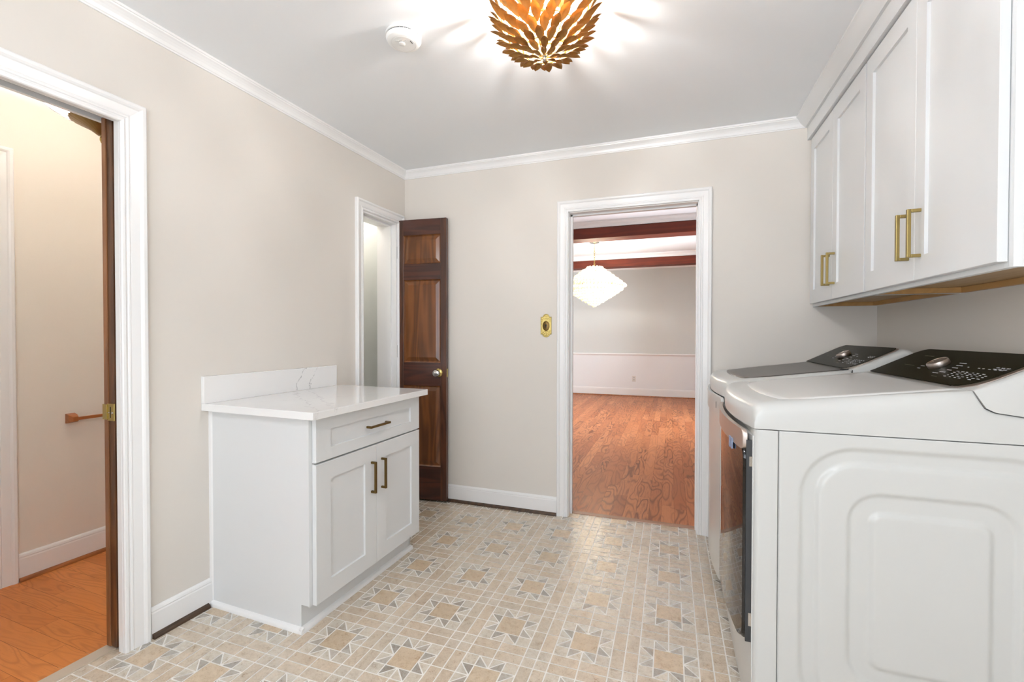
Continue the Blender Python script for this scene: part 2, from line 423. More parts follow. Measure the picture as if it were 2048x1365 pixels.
def plank_floor(name, x0, x1, y0, y1, along, bw, mat, frame=ID, z=0.0):
    b = bmesh.new(); col = b.loops.layers.float_color.new('rnd')
    def q(xa, xb, ya, yb):
        e = 0.0004
        f = b.faces.new([b.verts.new(frame @ Vector(p)) for p in ((xa + e, ya + e, z), (xb - e, ya + e, z), (xb - e, yb - e, z), (xa + e, yb - e, z))])
        c = (random.random(), random.random(), random.random(), 1)
        for l in f.loops: l[col] = c
    a0, a1, c0, c1 = (y0, y1, x0, x1) if along == 'y' else (x0, x1, y0, y1)
    c = c0
    while c < c1 - 1e-4:
        d = min(c + bw, c1); a = a0 - random.uniform(0, 0.9)
        while a < a1:
            e = a + random.uniform(0.35, 1.25)
            s_, t_ = max(a, a0), min(e, a1)
            if t_ - s_ > 0.01:
                if along == 'y': q(c, d, s_, t_)
                else: q(s_, t_, c, d)
            a = e
        c = d
    me = bpy.data.meshes.new(name + '_boards'); b.to_mesh(me); b.free(); me.materials.append(mat)
    sub = MB().box(x0, x1, y0, y1, z - 0.03, z - 0.0015).build(name, M['gapdark'], frame=frame)
    o = bpy.data.objects.new('floor_boards', me); C.objects.link(o); o.parent = sub
    return struct(sub)
DX0, DX1, DY1, DH = -1.3, 3.66, 6.36, 2.66
plank_floor('floor', DX0, DX1, 0.10, DY1, 'y', 0.083, M['dinwood'])['label'] = 'dining room oak strip floor seen through the doorway'
plank_floor('floor', -1.07, -0.107, -3.4, -0.62, 'x', 0.083, M['hallwood'], LW, 0.001)['label'] = 'warm oak plank floor of the small room at left'

# walls -------------------------------------------------------------
struct(MB().box(-0.25, W + 0.15, YF - 0.02, 0.0, H, H + 0.06).build('ceiling', M['ceil']), 'smooth pale grey laundry ceiling')
TH = 0.115
bx0, bx1, bz = 1.262, 2.066, 2.038         # doorway to the dining room
m = MB(); m.box(-0.02, bx0, 0, TH, 0, DH + 0.02); m.box(bx1, W + 0.12, 0, TH, 0, DH + 0.02); m.box(bx0, bx1, 0, TH, bz, DH + 0.02)
struct(m.build('wall_back', M['wall']), 'beige back wall around the dining room doorway')
cy0, cy1, cz = -0.487, -0.100, 2.045        # closet doorway
ly0, ly1, lz = -2.72, -1.851, 2.032         # pocket doorway
m = MB()
for a, b_ in ((YF, -4.52), (-3.56, ly0), (cy1, 0.0)): m.box(-0.17, 0, a, b_, 0, H + 0.02)
m.box(-0.17, 0, -4.52, -3.56, 0, 0.80); m.box(-0.17, 0, -4.52, -3.56, 2.15, H + 0.02)
m.box(-0.026, 0, ly0, ly1, lz, H + 0.02); m.box(-0.17, -0.118, ly0, ly1, 2.074, H + 0.02); m.box(-0.118, -0.026, ly0, ly1, 2.062, H + 0.02); m.box(-0.17, 0, cy0, cy1, cz, H + 0.02)
# wall beside the pocket: two skins with the slot the door slides in
m.box(-0.026, 0, ly1, cy0, 0, H + 0.02); m.box(-0.17, -0.106, -1.79, cy0, 0, H + 0.02); m.box(-0.106, -0.026, -0.86, cy0, 0, H + 0.02); m.box(-0.17, -0.106, ly1, -1.79, 2.074, H + 0.02); m.box(-0.106, -0.026, ly1, -0.86, 2.062, H + 0.02)
struct(m.build('wall_left', M['wall'], frame=LW), 'long beige left wall with two doorways')
struct(MB().box(W, W + 0.12, YF, 0.0, 0, H + 0.02).build('wall_right', M['wall']), 'beige right wall behind the washer and dryer')
wx0, wx1, wz0, wz1 = 0.35, 2.55, 0.62, 2.28
m = MB(); m.box(-0.4, wx0, YF - 0.12, YF, 0, H); m.box(wx1, W + 0.12, YF - 0.12, YF, 0, H); m.box(wx0, wx1, YF - 0.12, YF, 0, wz0); m.box(wx0, wx1, YF - 0.12, YF, wz1, H)
struct(m.build('wall_front', M['wall']))
def window(name, axis, a0, a1, z0, z1, pl, th, frame=ID):
    m = MB(); f = 0.05; k = (a0 + a1) / 2
    B = (lambda p0, p1, q0, q1, r0, r1: m.box(p0, p1, q0, q1, r0, r1)) if axis == 'x' else (lambda p0, p1, q0, q1, r0, r1: m.box(q0, q1, p0, p1, r0, r1))
    for p0, p1, r0, r1 in ((a0, a0 + f, z0, z1), (a1 - f, a1, z0, z1), (a0, a1, z0, z0 + f), (a0, a1, z1 - f, z1), (k - 0.02, k + 0.02, z0, z1), (a0, a1, (z0 + z1) / 2 - 0.02, (z0 + z1) / 2 + 0.02)):
        B(p0, p1, pl, pl + th, r0, r1)
    o = struct(m.build(name, M['trim'], frame=frame), None)
    g = MB()
    if axis == 'x': g.box(a0, a1, pl + th / 2 - 0.002, pl + th / 2 + 0.002, z0, z1)
    else: g.box(pl + th / 2 - 0.002, pl + th / 2 + 0.002, a0, a1, z0, z1)
    g.build('pane', M['pane'], o, frame)
    return o
window('added_window_1', 'x', wx0, wx1, wz0, wz1, YF - 0.08, 0.04)  # unseen window, put in to let the front fill light through
window('added_window_3', 'y', -4.52, -3.56, 0.80, 2.15, -0.12, 0.04, LW)  # unseen window, put in to let the left fill light through

# dining room
struct(MB().box(DX0, DX1, DY1, DY1 + 0.1, 0, DH).build('wall_dining_back', M['wall_din']), 'far beige wall of the dining room')
struct(MB().box(DX0 - 0.1, DX0, TH, DY1, 0, DH).build('wall_dining_left', M['wall_din']))
m = MB(); m.box(DX1, DX1 + 0.1, TH, 2.2, 0, DH); m.box(DX1, DX1 + 0.1, 4.6, DY1, 0, DH); m.box(DX1, DX1 + 0.1, 2.2, 4.6, 0, 0.6); m.box(DX1, DX1 + 0.1, 2.2, 4.6, 2.3, DH)
struct(m.build('wall_dining_right', M['wall_din']))
window('added_window_2', 'y', 2.2, 4.6, 0.6, 2.3, DX1 + 0.03, 0.04)  # unseen window, put in to let the dining fill light through
m = MB(); m.box(DX0, -0.02, 0.0, TH, 0, DH); m.box(W + 0.12, DX1 + 0.1, 0, TH, 0, DH)
struct(m.build('wall_dining_front', M['wall_din']))
struct(MB().box(DX0, DX1 + 0.1, 0.0, DY1 + 0.1, DH, DH + 0.06).build('ceiling', M['ceil']), 'white dining room ceiling crossed by wooden beams')
# lower part of the dining wall is painted white below the chair rail
struct(MB().box(DX0, DX1, DY1 - 0.004, DY1, 0, 0.83).build('wall_dining_dado', M['dado']), 'white dado below the chair rail in the dining room')

# hall / small room at left, closet
m = MB(); m.box(-1.17, -1.067, -3.4, -0.6, 0, H); m.box(-1.067, -0.17, -0.62, -0.54, 0, H); m.box(-1.17, -0.17, -3.5, -3.4, 0, H)
struct(m.build('wall_hall', M['wall_hall'], frame=LW), 'warm lit cream wall of the small room at left')
struct(MB().box(-1.17, -0.17, -3.5, -0.54, H - 0.0, H + 0.05).build('ceiling', M['ceil'], frame=LW))
m = MB(); m.box(-0.80, -0.62, -0.54, 0.0, 0, H); m.box(-0.8, -0.17, -0.002, 0.0, 0, H); m.box(-0.8, -0.17, -0.54, 0, H, H + 0.04); 
struct(m.build('wall_closet', paint('closet_grey_white', rgb(226, 226, 226), 0.6, 0.01, 0.03), frame=LW), 'plain white inside of the closet')
struct(MB().box(-0.8, 0.0, -0.54, 0.0, -0.02, -0.0005).build('floor', M['grout'], frame=LW))

# ------------------------------------------------------------------ mouldings
def frame_path(m, P, out, nrm, prof):
    """sweep a casing profile (w outward, t off the wall) along path P with mitred outward vectors"""
    rings = []
    for p, o in zip(P, out):
        rings.append([Vector(p) + Vector(o) * w_ + Vector(nrm) * t_ for w_, t_ in prof])
    m.loft(rings)
def casing_prof(w_):
    k = w_ / 0.085
    return [(0, 0), (0, 0.011), (0.003 * k, 0.015), (0.011 * k, 0.016), (0.014 * k, 0.012), (0.018 * k, 0.0115), (0.021 * k, 0.015), (0.026 * k, 0.016), (0.029 * k, 0.013),
            (0.033 * k, 0.0145), (0.060 * k, 0.0175), (0.064 * k, 0.021), (0.070 * k, 0.024), (0.080 * k, 0.024), (0.085 * k, 0.019), (0.085 * k, 0)]
def casing(name, axis, a0, a1, z, pl, nsign, width, label, frame=ID, right=True):
    m = MB()
    X = (lambda a, zz: (a, pl, zz)) if axis == 'x' else (lambda a, zz: (pl, a, zz))
    o_ = (lambda a, zz: (a, 0, zz)) if axis == 'x' else (lambda a, zz: (0, a, zz))
    n_ = (0, nsign, 0) if axis == 'x' else (nsign, 0, 0)
    P = [X(a0, 0), X(a0, z), X(a1, z), X(a1, 0)]
    O = [o_(-1, 0), o_(-1, 1), o_(1, 1), o_(1, 0)]
    frame_path(m, P, O, n_, casing_prof(width))
    return struct(m.build(name, M['trim'], frame=frame, ), label)
casing('trim_1', 'y', ly0, ly1 - 0.004, 2.024, 0, 1, 0.086, 'fluted white casing around the pocket doorway at left', LW)
casing('trim_2', 'y', cy0, cy1, cz, 0, 1, 0.066, 'white casing around the narrow closet doorway', LW)
casing('trim_3', 'x', bx0, bx1, bz, 0, -1, 0.074, 'white casing around the dining room doorway')
casing('trim_4', 'x', bx0, bx1, bz, TH, 1, 0.074, None)
# jamb linings
m = MB(); m.box(bx0, bx0 + 0.004, 0, TH, 0, bz); m.box(bx1 - 0.004, bx1, 0, TH, 0, bz); m.box(bx0, bx1, 0, TH, bz - 0.004, bz)
m.box(bx0, bx0 + 0.016, 0.055, 0.085, 0, bz); m.box(bx1 - 0.010, bx1, 0.055, 0.085, 0, bz); m.box(bx0, bx1, 0.055, 0.085, bz - 0.014, bz)
struct(m.build('trim_5', M['trim']), 'white jamb lining of the dining room doorway')
m = MB(); m.box(-0.17, 0, cy0 - 0.001, cy0 + 0.012, 0, cz); m.box(-0.17, 0, cy1 - 0.012, cy1 + 0.001, 0, cz); m.box(-0.17, 0, cy0, cy1, cz - 0.012, cz)
m.box(-0.075, -0.04, cy0, cy0 + 0.024, 0, cz); m.box(-0.075, -0.04, cy1 - 0.024, cy1, 0, cz); m.box(-0.075, -0.04, cy0, cy1, cz - 0.024, cz)
struct(m.build('trim_6', M['trim'], frame=LW), 'white jamb and stop of the closet doorway')
m = MB(); m.box(-0.026, 0.0005, ly1 - 0.005, ly1, 0, lz); m.box(-0.17, -0.106, -1.796, -1.79, 0, lz)
m.box(-0.026, 0, ly0 + 0.008, ly1 - 0.005, lz - 0.004, lz); m.box(-0.118, -0.1005, ly0 + 0.008, -1.797, 2.040, 2.062)
m.box(-0.17, 0, ly0, ly0 + 0.008, 0, lz)
struct(m.build('trim_7', M['trim'], frame=LW), 'white split jamb of the pocket doorway')
struct(MB().box(-0.105, -0.027, ly0, ly1, 2.057, 2.0615).build('trim_8', M['gapdark'], frame=LW), 'dark slot of the sliding door track')
# casing of the door in the small room
hx = -1.067
casing('trim_9', 'y', -2.6, -1.822, 2.035, hx, 1, 0.086, 'white casing on the far wall of the small room', LW)
struct(MB().box(hx - 0.005, hx + 0.004, -2.6, -1.822, 0.003, 2.035).build('door_3', M['trim'], frame=LW), 'white door on the far wall of the small room')

def extr(m, prof, axis, a0, a1, pl, nsign, zbase):
    """prof: (off wall, z)"""
    if axis == 'x': m.prism([(pl + nsign * d, zbase + z) for d, z in prof], 'x', a0, a1)
    else: m.prism([(pl + nsign * d, zbase + z) for d, z in prof], 'y', a0, a1)
crown = [(0, -0.058), (0.006, -0.058), (0.007, -0.052), (0.010, -0.050), (0.011, -0.045), (0.013, -0.037), (0.019, -0.027), (0.027, -0.019), (0.033, -0.015), (0.034, -0.010), (0.038, -0.009), (0.039, 0.0), (0, 0)]
m = MB(); extr(m, crown, 'y', YF, 0.03, 0, 1, H)
struct(m.build('trim_10', M['trim'], frame=LW), 'white crown moulding along the left wall')
m = MB(); extr(m, crown, 'x', 0.0, W, 0, -1, H)
struct(m.build('trim_11', M['trim']), 'white crown moulding along the back wall')
base = [(0, 0), (0.014, 0), (0.014, 0.098), (0.012, 0.104), (0.013, 0.108), (0.010, 0.116), (0.004, 0.122), (0, 0.122)]
def bb(h):
    k = h / 0.122
    return [(d, z * k) for d, z in base]
shoe = [(0, 0), (0.016, 0), (0.015, 0.008), (0.011, 0.014), (0.0, 0.019)]
m = MB(); extr(m, bb(0.122), 'y', ly1 + 0.0865, -1.517, 0, 1, 0); extr(m, bb(0.122), 'y', -0.73, cy0 - 0.067, 0, 1, 0)
struct(m.build('baseboard_left', M['trim'], frame=LW), 'white baseboard between the pocket doorway and the base cabinet')
m = MB(); m.prism([(0.014 + d, z) for d, z in shoe], 'y', ly1 + 0.088, -1.535)
struct(m.build('trim_12', M['shoe'], frame=LW), 'dark brown quarter round under the left baseboard')
m = MB(); extr(m, bb(0.122), 'x', 0.02, bx0 - 0.075, 0, -1, 0)
struct(m.build('baseboard_back', M['trim']), 'white baseboard beside the dining room doorway')
m = MB(); m.prism([(-0.014 - d, z) for d, z in shoe], 'x', 0.02, bx0 - 0.077)
struct(m.build('trim_13', M['shoe']), 'dark brown quarter round under the back baseboard')
m = MB(); extr(m, bb(0.122), 'x', bx1 + 0.075, W, 0, -1, 0)
struct(m.build('baseboard_back', M['trim']))
m = MB(); extr(m, bb(0.135), 'y', -1.735, -0.62, hx, 1, 0)
struct(m.build('baseboard_hall', M['trim'], frame=LW), 'white baseboard in the small room')
m = MB(); m.prism([(hx + 0.014 + d, z) for d, z in shoe], 'y', -1.735, -0.62)
struct(m.build('trim_14', M['shoe_oak'], frame=LW), 'oak quarter round in the small room')
# transitions
struct(MB().box(-0.108, -0.054, ly0, ly1 - 0.0, -0.01, 0.004).build('trim_15', M['thresh_pale'], frame=LW), 'pale strip where vinyl meets the oak floor')
struct(MB().prism([(0.062, 0), (0.064, 0.004), (0.104, 0.004), (0.107, 0)], 'x', bx0 + 0.004, bx1 - 0.004).build('trim_16', M['thresh']), 'thin wooden strip at the dining room threshold')
# dining mouldings
m = MB(); extr(m, bb(0.16), 'x', DX0, DX1, DY1, -1, 0)
struct(m.build('baseboard_dining', M['trim']), 'white baseboard on the far dining wall')
struct(MB().prism([(DY1 - 0.014 - d, z) for d, z in shoe], 'x', DX0, DX1).build('trim_17', M['shoe_oak']), 'oak quarter round on the far dining wall')
rail = [(0, 0), (0.010, 0.003), (0.012, 0.014), (0.022, 0.022), (0.026, 0.032), (0.022, 0.044), (0.010, 0.050), (0, 0.050)]
m = MB(); extr(m, rail, 'x', DX0, DX1, DY1, -1, 0.806)
struct(m.build('trim_18', M['trim']), 'white chair rail on the far dining wall')
big = [(d * 2.2, z * 2.2) for d, z in crown]
m = MB(); extr(m, big, 'x', DX0, DX1, DY1, -1, DH)
struct(m.build('trim_19', M['trim']), 'white crown moulding on the far dining wall')

# ------------------------------------------------------------------ beams
def beam(y, label, br):
    t = thing('ceiling_beam', label, 'beam', ((DX0 + DX1) / 2, y + 0.12, 2.45), group=None)
    MB().box(DX0, DX1, y, y + 0.24, 2.45, 2.585).build('beam_timber', M['beam'], t, bevel=0.003)
    m = MB(); extr(m, [(0, -0.08)] + [(d * 1.3, z * 1.3) for d, z in crown], 'x', DX0, DX1, y, -1, DH)
    m.box(DX0, DX1, y, y + 0.24, 2.585, DH)
    extr(m, [(d * 1.3, z * 1.3) for d, z in crown], 'x', DX0, DX1, y + 0.24, 1, DH)
    m.build('crown_strip', M['trim'], t)
beam(2.79, 'dark cherry ceiling beam nearer the doorway, in front of the chandelier', 0)
beam(5.30, 'bright cherry ceiling beam behind the chandelier', 1)

# ------------------------------------------------------------------ chandelier
def chandelier(cx, cy):
    t = thing('chandelier', 'lit white glass petal chandelier hanging in the dining room', 'chandelier', (cx, cy, DH))
    MB().lathe([(0.0, 0), (0.075, 0), (0.078, -0.008), (0.06, -0.018), (0.02, -0.026), (0.0, -0.028)], (cx, cy, DH), 24).build('canopy', M['chrome'], t, smooth=True)
    m = MB(); z = DH - 0.03; k = 0
    while z > 2.28:
        a = PI / 2 * (k % 2) + 0.3; pts = []
        for i in range(13):
            th = 2 * PI * i / 12
            pts.append((cx + math.cos(a) * 0.010 * math.cos(th), cy + math.sin(a) * 0.010 * math.cos(th), z - 0.017 + 0.019 * math.sin(th)))
        m.tube(pts, 0.003, 6); z -= 0.029; k += 1
    m.build('chain', M['polbrass'], t, smooth=True)
    R, zt, zm, zb = 0.45, 2.235, 1.965, 1.655
    m = MB()
    for r, z in ((R - 0.02, zm + 0.012), (0.20, zt - 0.09), (0.10, zt)):
        m.tube([(cx + r * math.cos(2 * PI * i / 24), cy + r * math.sin(2 * PI * i / 24), z) for i in range(25)], 0.005, 6)
    m.tube([(cx, cy, 2.29), (cx, cy, zb + 0.08)], 0.007, 8)
    for i in range(8):
        a = 2 * PI * i / 8
        m.tube([(cx, cy, zt), (cx + (R - 0.02) * math.cos(a), cy + (R - 0.02) * math.sin(a), zm + 0.012)], 0.004, 6)
    m.build('frame', M['polbrass'], t, smooth=True)
    for i in range(6):
        a = 2 * PI * i / 6
        MB().lathe([(0.0, -0.03), (0.02, -0.025), (0.026, 0), (0.018, 0.025), (0.0, 0.035)], (cx + 0.15 * math.cos(a), cy + 0.15 * math.sin(a), zm + 0.075), 12).build('bulb', M['bulb_ch'], t, smooth=True)
    pet = []
    rows = []
    n1 = 7
    for i in range(n1):
        f = i / (n1 - 1); rows.append((0.10 + (R - 0.10) * f, zt + 0.02 + (zm - zt - 0.0) * f, 0.7))
    n2 = 8
    for i in range(n2):
        f = (i + 0.6) / n2; rows.append((R * (1 - f) + 0.015, zm - 0.02 + (zb - zm + 0.03) * f, -0.55))
    for ri, (r, z, tilt) in enumerate(rows):
        n = max(5, int(2 * PI * r / 0.052))
        for i in range(n):
            a = 2 * PI * (i + 0.5 * (ri % 2)) / n
            pet.append((r, z, a, tilt + random.uniform(-0.2, 0.2)))
    def petal_rings(sz):
        rings = []
        for f, ww in ((0, 0.25), (0.3, 0.9), (0.65, 1.0), (0.9, 0.6), (1.0, 0.12)):
            x = -sz * f * 1.0; hw = sz * 0.48 * ww; c_ = 0.25 * sz * ww
            rings.append([(c_ * 0.0, -hw, x), (c_, -hw * 0.5, x), (c_ * 1.3, 0, x), (c_, hw * 0.5, x), (0, hw, x), (c_ - 0.003, hw * 0.4, x), (c_ - 0.003, -hw * 0.4, x)])
        return rings
    proto = MB(); proto.loft(petal_rings(0.062)); bmesh.ops.recalc_face_normals(proto.b, faces=proto.b.faces)
    me = bpy.data.meshes.new('petal'); proto.b.to_mesh(me); proto.b.free(); me.materials.append(M['petal'])
    for p_ in me.polygons: p_.use_smooth = True
    # front-facing petals as parts, the rest as one
    cam_dir = math.atan2(-2.98 - cy, 1.9 - cx)
    def key(p): return math.cos(p[2] - cam_dir) * p[0] - (0.0 if p[1] < zm else 0.1)
    pet.sort(key=key, reverse=True)
    def pm(p):
        r, z, a, tl = p
        return Matrix.Translation((cx + r * math.cos(a), cy + r * math.sin(a), z + 0.03)) @ Matrix.Rotation(a, 4, 'Z') @ Matrix.Rotation(-tl * 0.8, 4, 'Y')
    inv = world_of[t.name].inverted()
    for p in pet[:100]:
        o = bpy.data.objects.new('glass_petal', me); C.objects.link(o); o.parent = t; o.matrix_local = inv @ pm(p)
    b = bmesh.new()
    for p in pet[100:]:
        q = bmesh.new(); q.from_mesh(me); bmesh.ops.transform(q, matrix=inv @ pm(p), verts=q.verts)
        tmp = bpy.data.meshes.new('tmp'); q.to_mesh(tmp); q.free(); b.from_mesh(tmp); bpy.data.meshes.remove(tmp)
    m2 = bpy.data.meshes.new('glass_petals'); b.to_mesh(m2); b.free(); m2.materials.append(M['petal'])
    for p_ in m2.polygons: p_.use_smooth = True
    o = bpy.data.objects.new('glass_petals', m2); C.objects.link(o); o.parent = t; o['kind'] = 'stuff'
chandelier(0.79, 4.06)

# ------------------------------------------------------------------ gilded leaf ceiling light
def leaf_light(cx, cy, zb):
    t = thing('ceiling_light', 'gilded metal leaf bowl ceiling light, lit from inside', 'ceiling light', (cx, cy, H))
    MB().lathe([(0, 0), (0.11, 0), (0.112, -0.008), (0.10, -0.016), (0.02, -0.02), (0, -0.02)], (cx, cy, H), 32).build('canopy', M['brass'], t, smooth=True)
    for i in range(3):
        a = 2 * PI * i / 3 + 1.1
        bx, by = cx + 0.062 * math.cos(a), cy + 0.062 * math.sin(a)
        MB().lathe([(0.0, 0.0), (0.014, 0), (0.014, -0.03), (0, -0.03)], (bx, by, H - 0.018), 12).build('socket', M['brass'], t, smooth=True)
        MB().lathe([(0.0, -0.062), (0.016, -0.056), (0.024, -0.038), (0.02, -0.016), (0.012, 0), (0, 0)], (bx, by, H - 0.048), 14).build('bulb', M['bulb'], t, smooth=True)
    R = 0.158; Hh = 0.172
    zc = zb + Hh
    m = MB(); m.tube([(cx, cy, H - 0.018), (cx, cy, zb + 0.01)], 0.005, 8)
    for k in range(8):
        a = 2 * PI * k / 8
        m.tube([(cx + R * math.sin(q) * math.cos(a), cy + R * math.sin(q) * math.sin(a), zc - Hh * math.cos(q) + 0.006) for q in [j * PI / 2 / 8 for j in range(9)]], 0.0022, 5)
    for q in (0.5, 0.95, 1.4):
        m.tube([(cx + R * math.sin(q) * math.cos(2 * PI * i / 32), cy + R * math.sin(q) * math.sin(2 * PI * i / 32), zc - Hh * math.cos(q) + 0.006) for i in range(33)], 0.0022, 5)
    m.build('frame', M['brass'], t, smooth=True)
    MB().lathe([(0, -0.012), (0.004, -0.011), (0.007, -0.006), (0.005, 0), (0.009, 0.004), (0, 0.008)], (cx, cy, zb), 12).build('finial', M['chrome'], t, smooth=True)
    # one leaf: length along +Z, convex toward +X, creased on the midrib
    L, Wd = 0.070, 0.0168
    m = MB(); rings = []
    for f, ww in ((0, 0.18), (0.12, 0.5), (0.3, 0.88), (0.5, 1.0), (0.7, 0.85), (0.86, 0.5), (0.96, 0.18), (1, 0.02)):
        hw = Wd * ww; x = 0.010 * math.sin(PI * f) - 0.0 * f; z = L * f; th = 0.0011
        rings.append([(x - 0.30 * hw, -hw, z), (x - 0.06 * hw, -hw * 0.5, z), (x + 0.16 * hw, 0, z), (x - 0.06 * hw, hw * 0.5, z), (x - 0.30 * hw, hw, z),
                      (x - 0.06 * hw - th, hw * 0.5, z), (x + 0.16 * hw - th, 0, z), (x - 0.06 * hw - th, -hw * 0.5, z)])
    m.loft(rings); bmesh.ops.recalc_face_normals(m.b, faces=m.b.faces)
    me = bpy.data.meshes.new('leaf'); m.b.to_mesh(me); m.b.free(); me.materials.append(M['leaf'])
    for p_ in me.polygons: p_.use_smooth = True
    me.set_sharp_from_angle(angle=math.radians(50))
    leaves = []
    rows = [(0.10, 8, 0.12, 0.62), (0.27, 11, 0.22, 0.80), (0.45, 16, 0.34, 0.92), (0.63, 20, 0.40, 1.0), (0.81, 20, 0.44, 1.02), (0.99, 20, 0.46, 1.06), (1.17, 20, 0.46, 1.08), (1.35, 20, 0.42, 1.08), (1.53, 20, 0.38, 1.05)]
    for ri, (q, n, flare, s_) in enumerate(rows):
        for i in range(n):
            a = 2 * PI * (i + (ri * 0.382) % 1.0) / n + 0.22 + random.uniform(-0.035, 0.035)
            # tangent direction up the bowl, tipped outward by the flare
            ang = math.atan2(R * math.cos(q), Hh * math.sin(q))      # lean from vertical of the tangent
            lean = min(ang + flare, 1.40) + random.uniform(-0.06, 0.06)
            r = R * math.sin(q); z = zc - Hh * math.cos(q)
            mt = Matrix.Translation((cx + r * math.cos(a), cy + r * math.sin(a), z)) @ Matrix.Rotation(a, 4, 'Z') @ Matrix.Rotation(lean, 4, 'Y') @ Matrix.Rotation(PI + random.uniform(-0.15, 0.15), 4, 'Z') @ Matrix.Scale(s_, 4)
            leaves.append((mt, a, r, z, ri))
    cam_dir = math.atan2(-2.98 - cy, 1.9 - cx)
    leaves.sort(key=lambda l: -math.cos(l[1] - cam_dir) - (0.9 if l[4] < 3 else 0))
    inv = world_of[t.name].inverted()
    for l in leaves[:100]:
        o = bpy.data.objects.new('leaf', me); C.objects.link(o); o.parent = t; o.matrix_local = inv @ l[0]
    b = bmesh.new()
    for l in leaves[100:]:
        q = bmesh.new(); q.from_mesh(me); bmesh.ops.transform(q, matrix=inv @ l[0], verts=q.verts)
        tmp = bpy.data.meshes.new('tmp'); q.to_mesh(tmp); q.free(); b.from_mesh(tmp); bpy.data.meshes.remove(tmp)
    m2 = bpy.data.meshes.new('leaves'); b.to_mesh(m2); b.free(); m2.materials.append(M['leaf'])
    for p_ in m2.polygons: p_.use_smooth = True
    o = bpy.data.objects.new('leaves', m2); C.objects.link(o); o.parent = t; o['kind'] = 'stuff'
leaf_light(1.480, -1.415, 2.205)

# ------------------------------------------------------------------ smoke detector
def smoke(cx, cy):
    t = thing('smoke_detector', 'round white smoke detector on the ceiling', 'smoke detector', (cx, cy, H), rz=-0.35)
    MB().lathe([(0, 0), (0.070, 0), (0.072, -0.004), (0.072, -0.010), (0.067, -0.012), (0, -0.012)], (cx, cy, H), 48).build('base', M['white'], t, smooth=True, angle=30)
    MB().lathe([(0, -0.012), (0.064, -0.012), (0.064, -0.0155), (0.070, -0.0165), (0.071, -0.022), (0.066, -0.032), (0.058, -0.037), (0.050, -0.0385), (0.0495, -0.0375), (0.047, -0.0375), (0.0465, -0.039), (0.0, -0.040)], (cx, cy, H), 48).build('cover', M['white'], t, smooth=True, angle=30)
    MB().lathe([(0.0, -0.039), (0.012, -0.0395), (0.013, -0.0425), (0.011, -0.0435), (0, -0.0435)], (cx - 0.004, cy - 0.006, H), 24).build('test_button', M['white'], t, smooth=True, angle=30)
    m = MB()
    for k in range(26):
        a = 2 * PI * k / 28
        x, y = cx + 0.0655 * math.cos(a), cy + 0.0655 * math.sin(a)
        m.b.verts.ensure_lookup_table()
        q = MB().box(-0.0025, 0.0025, -0.0062, 0.0062, -0.0158, -0.0124); q.xf(Matrix.Translation((x, y, H)) @ Matrix.Rotation(a, 4, 'Z'))
        tmp = bpy.data.meshes.new('t'); q.b.to_mesh(tmp); q.b.free(); m.b.from_mesh(tmp); bpy.data.meshes.remove(tmp)
    m.build('vent_slots', M['darkgrey'], t)
    m = MB()
    m.box(cx + 0.036, cx + 0.0385, cy - 0.010, cy + 0.006, H - 0.0412, H - 0.0385)
    m.build('indicator_slot', M['darkgrey'], t)
    m = MB()
    for i, (dx, wd) in enumerate(((-0.016, 0.006), (-0.007, 0.003), (-0.002, 0.008), (0.009, 0.004), (0.015, 0.008))):
        m.box(cx + dx, cx + dx + wd, cy - 0.028 + 0.002 * i, cy - 0.025 + 0.002 * i, H - 0.0408, H - 0.0385)
    m.box(cx - 0.02, cx + 0.012, cy - 0.0315, cy - 0.0303, H - 0.0408, H - 0.0385)
    m.build('embossed_marks', M['lid_grey'], t)
smoke(0.868, -1.362)

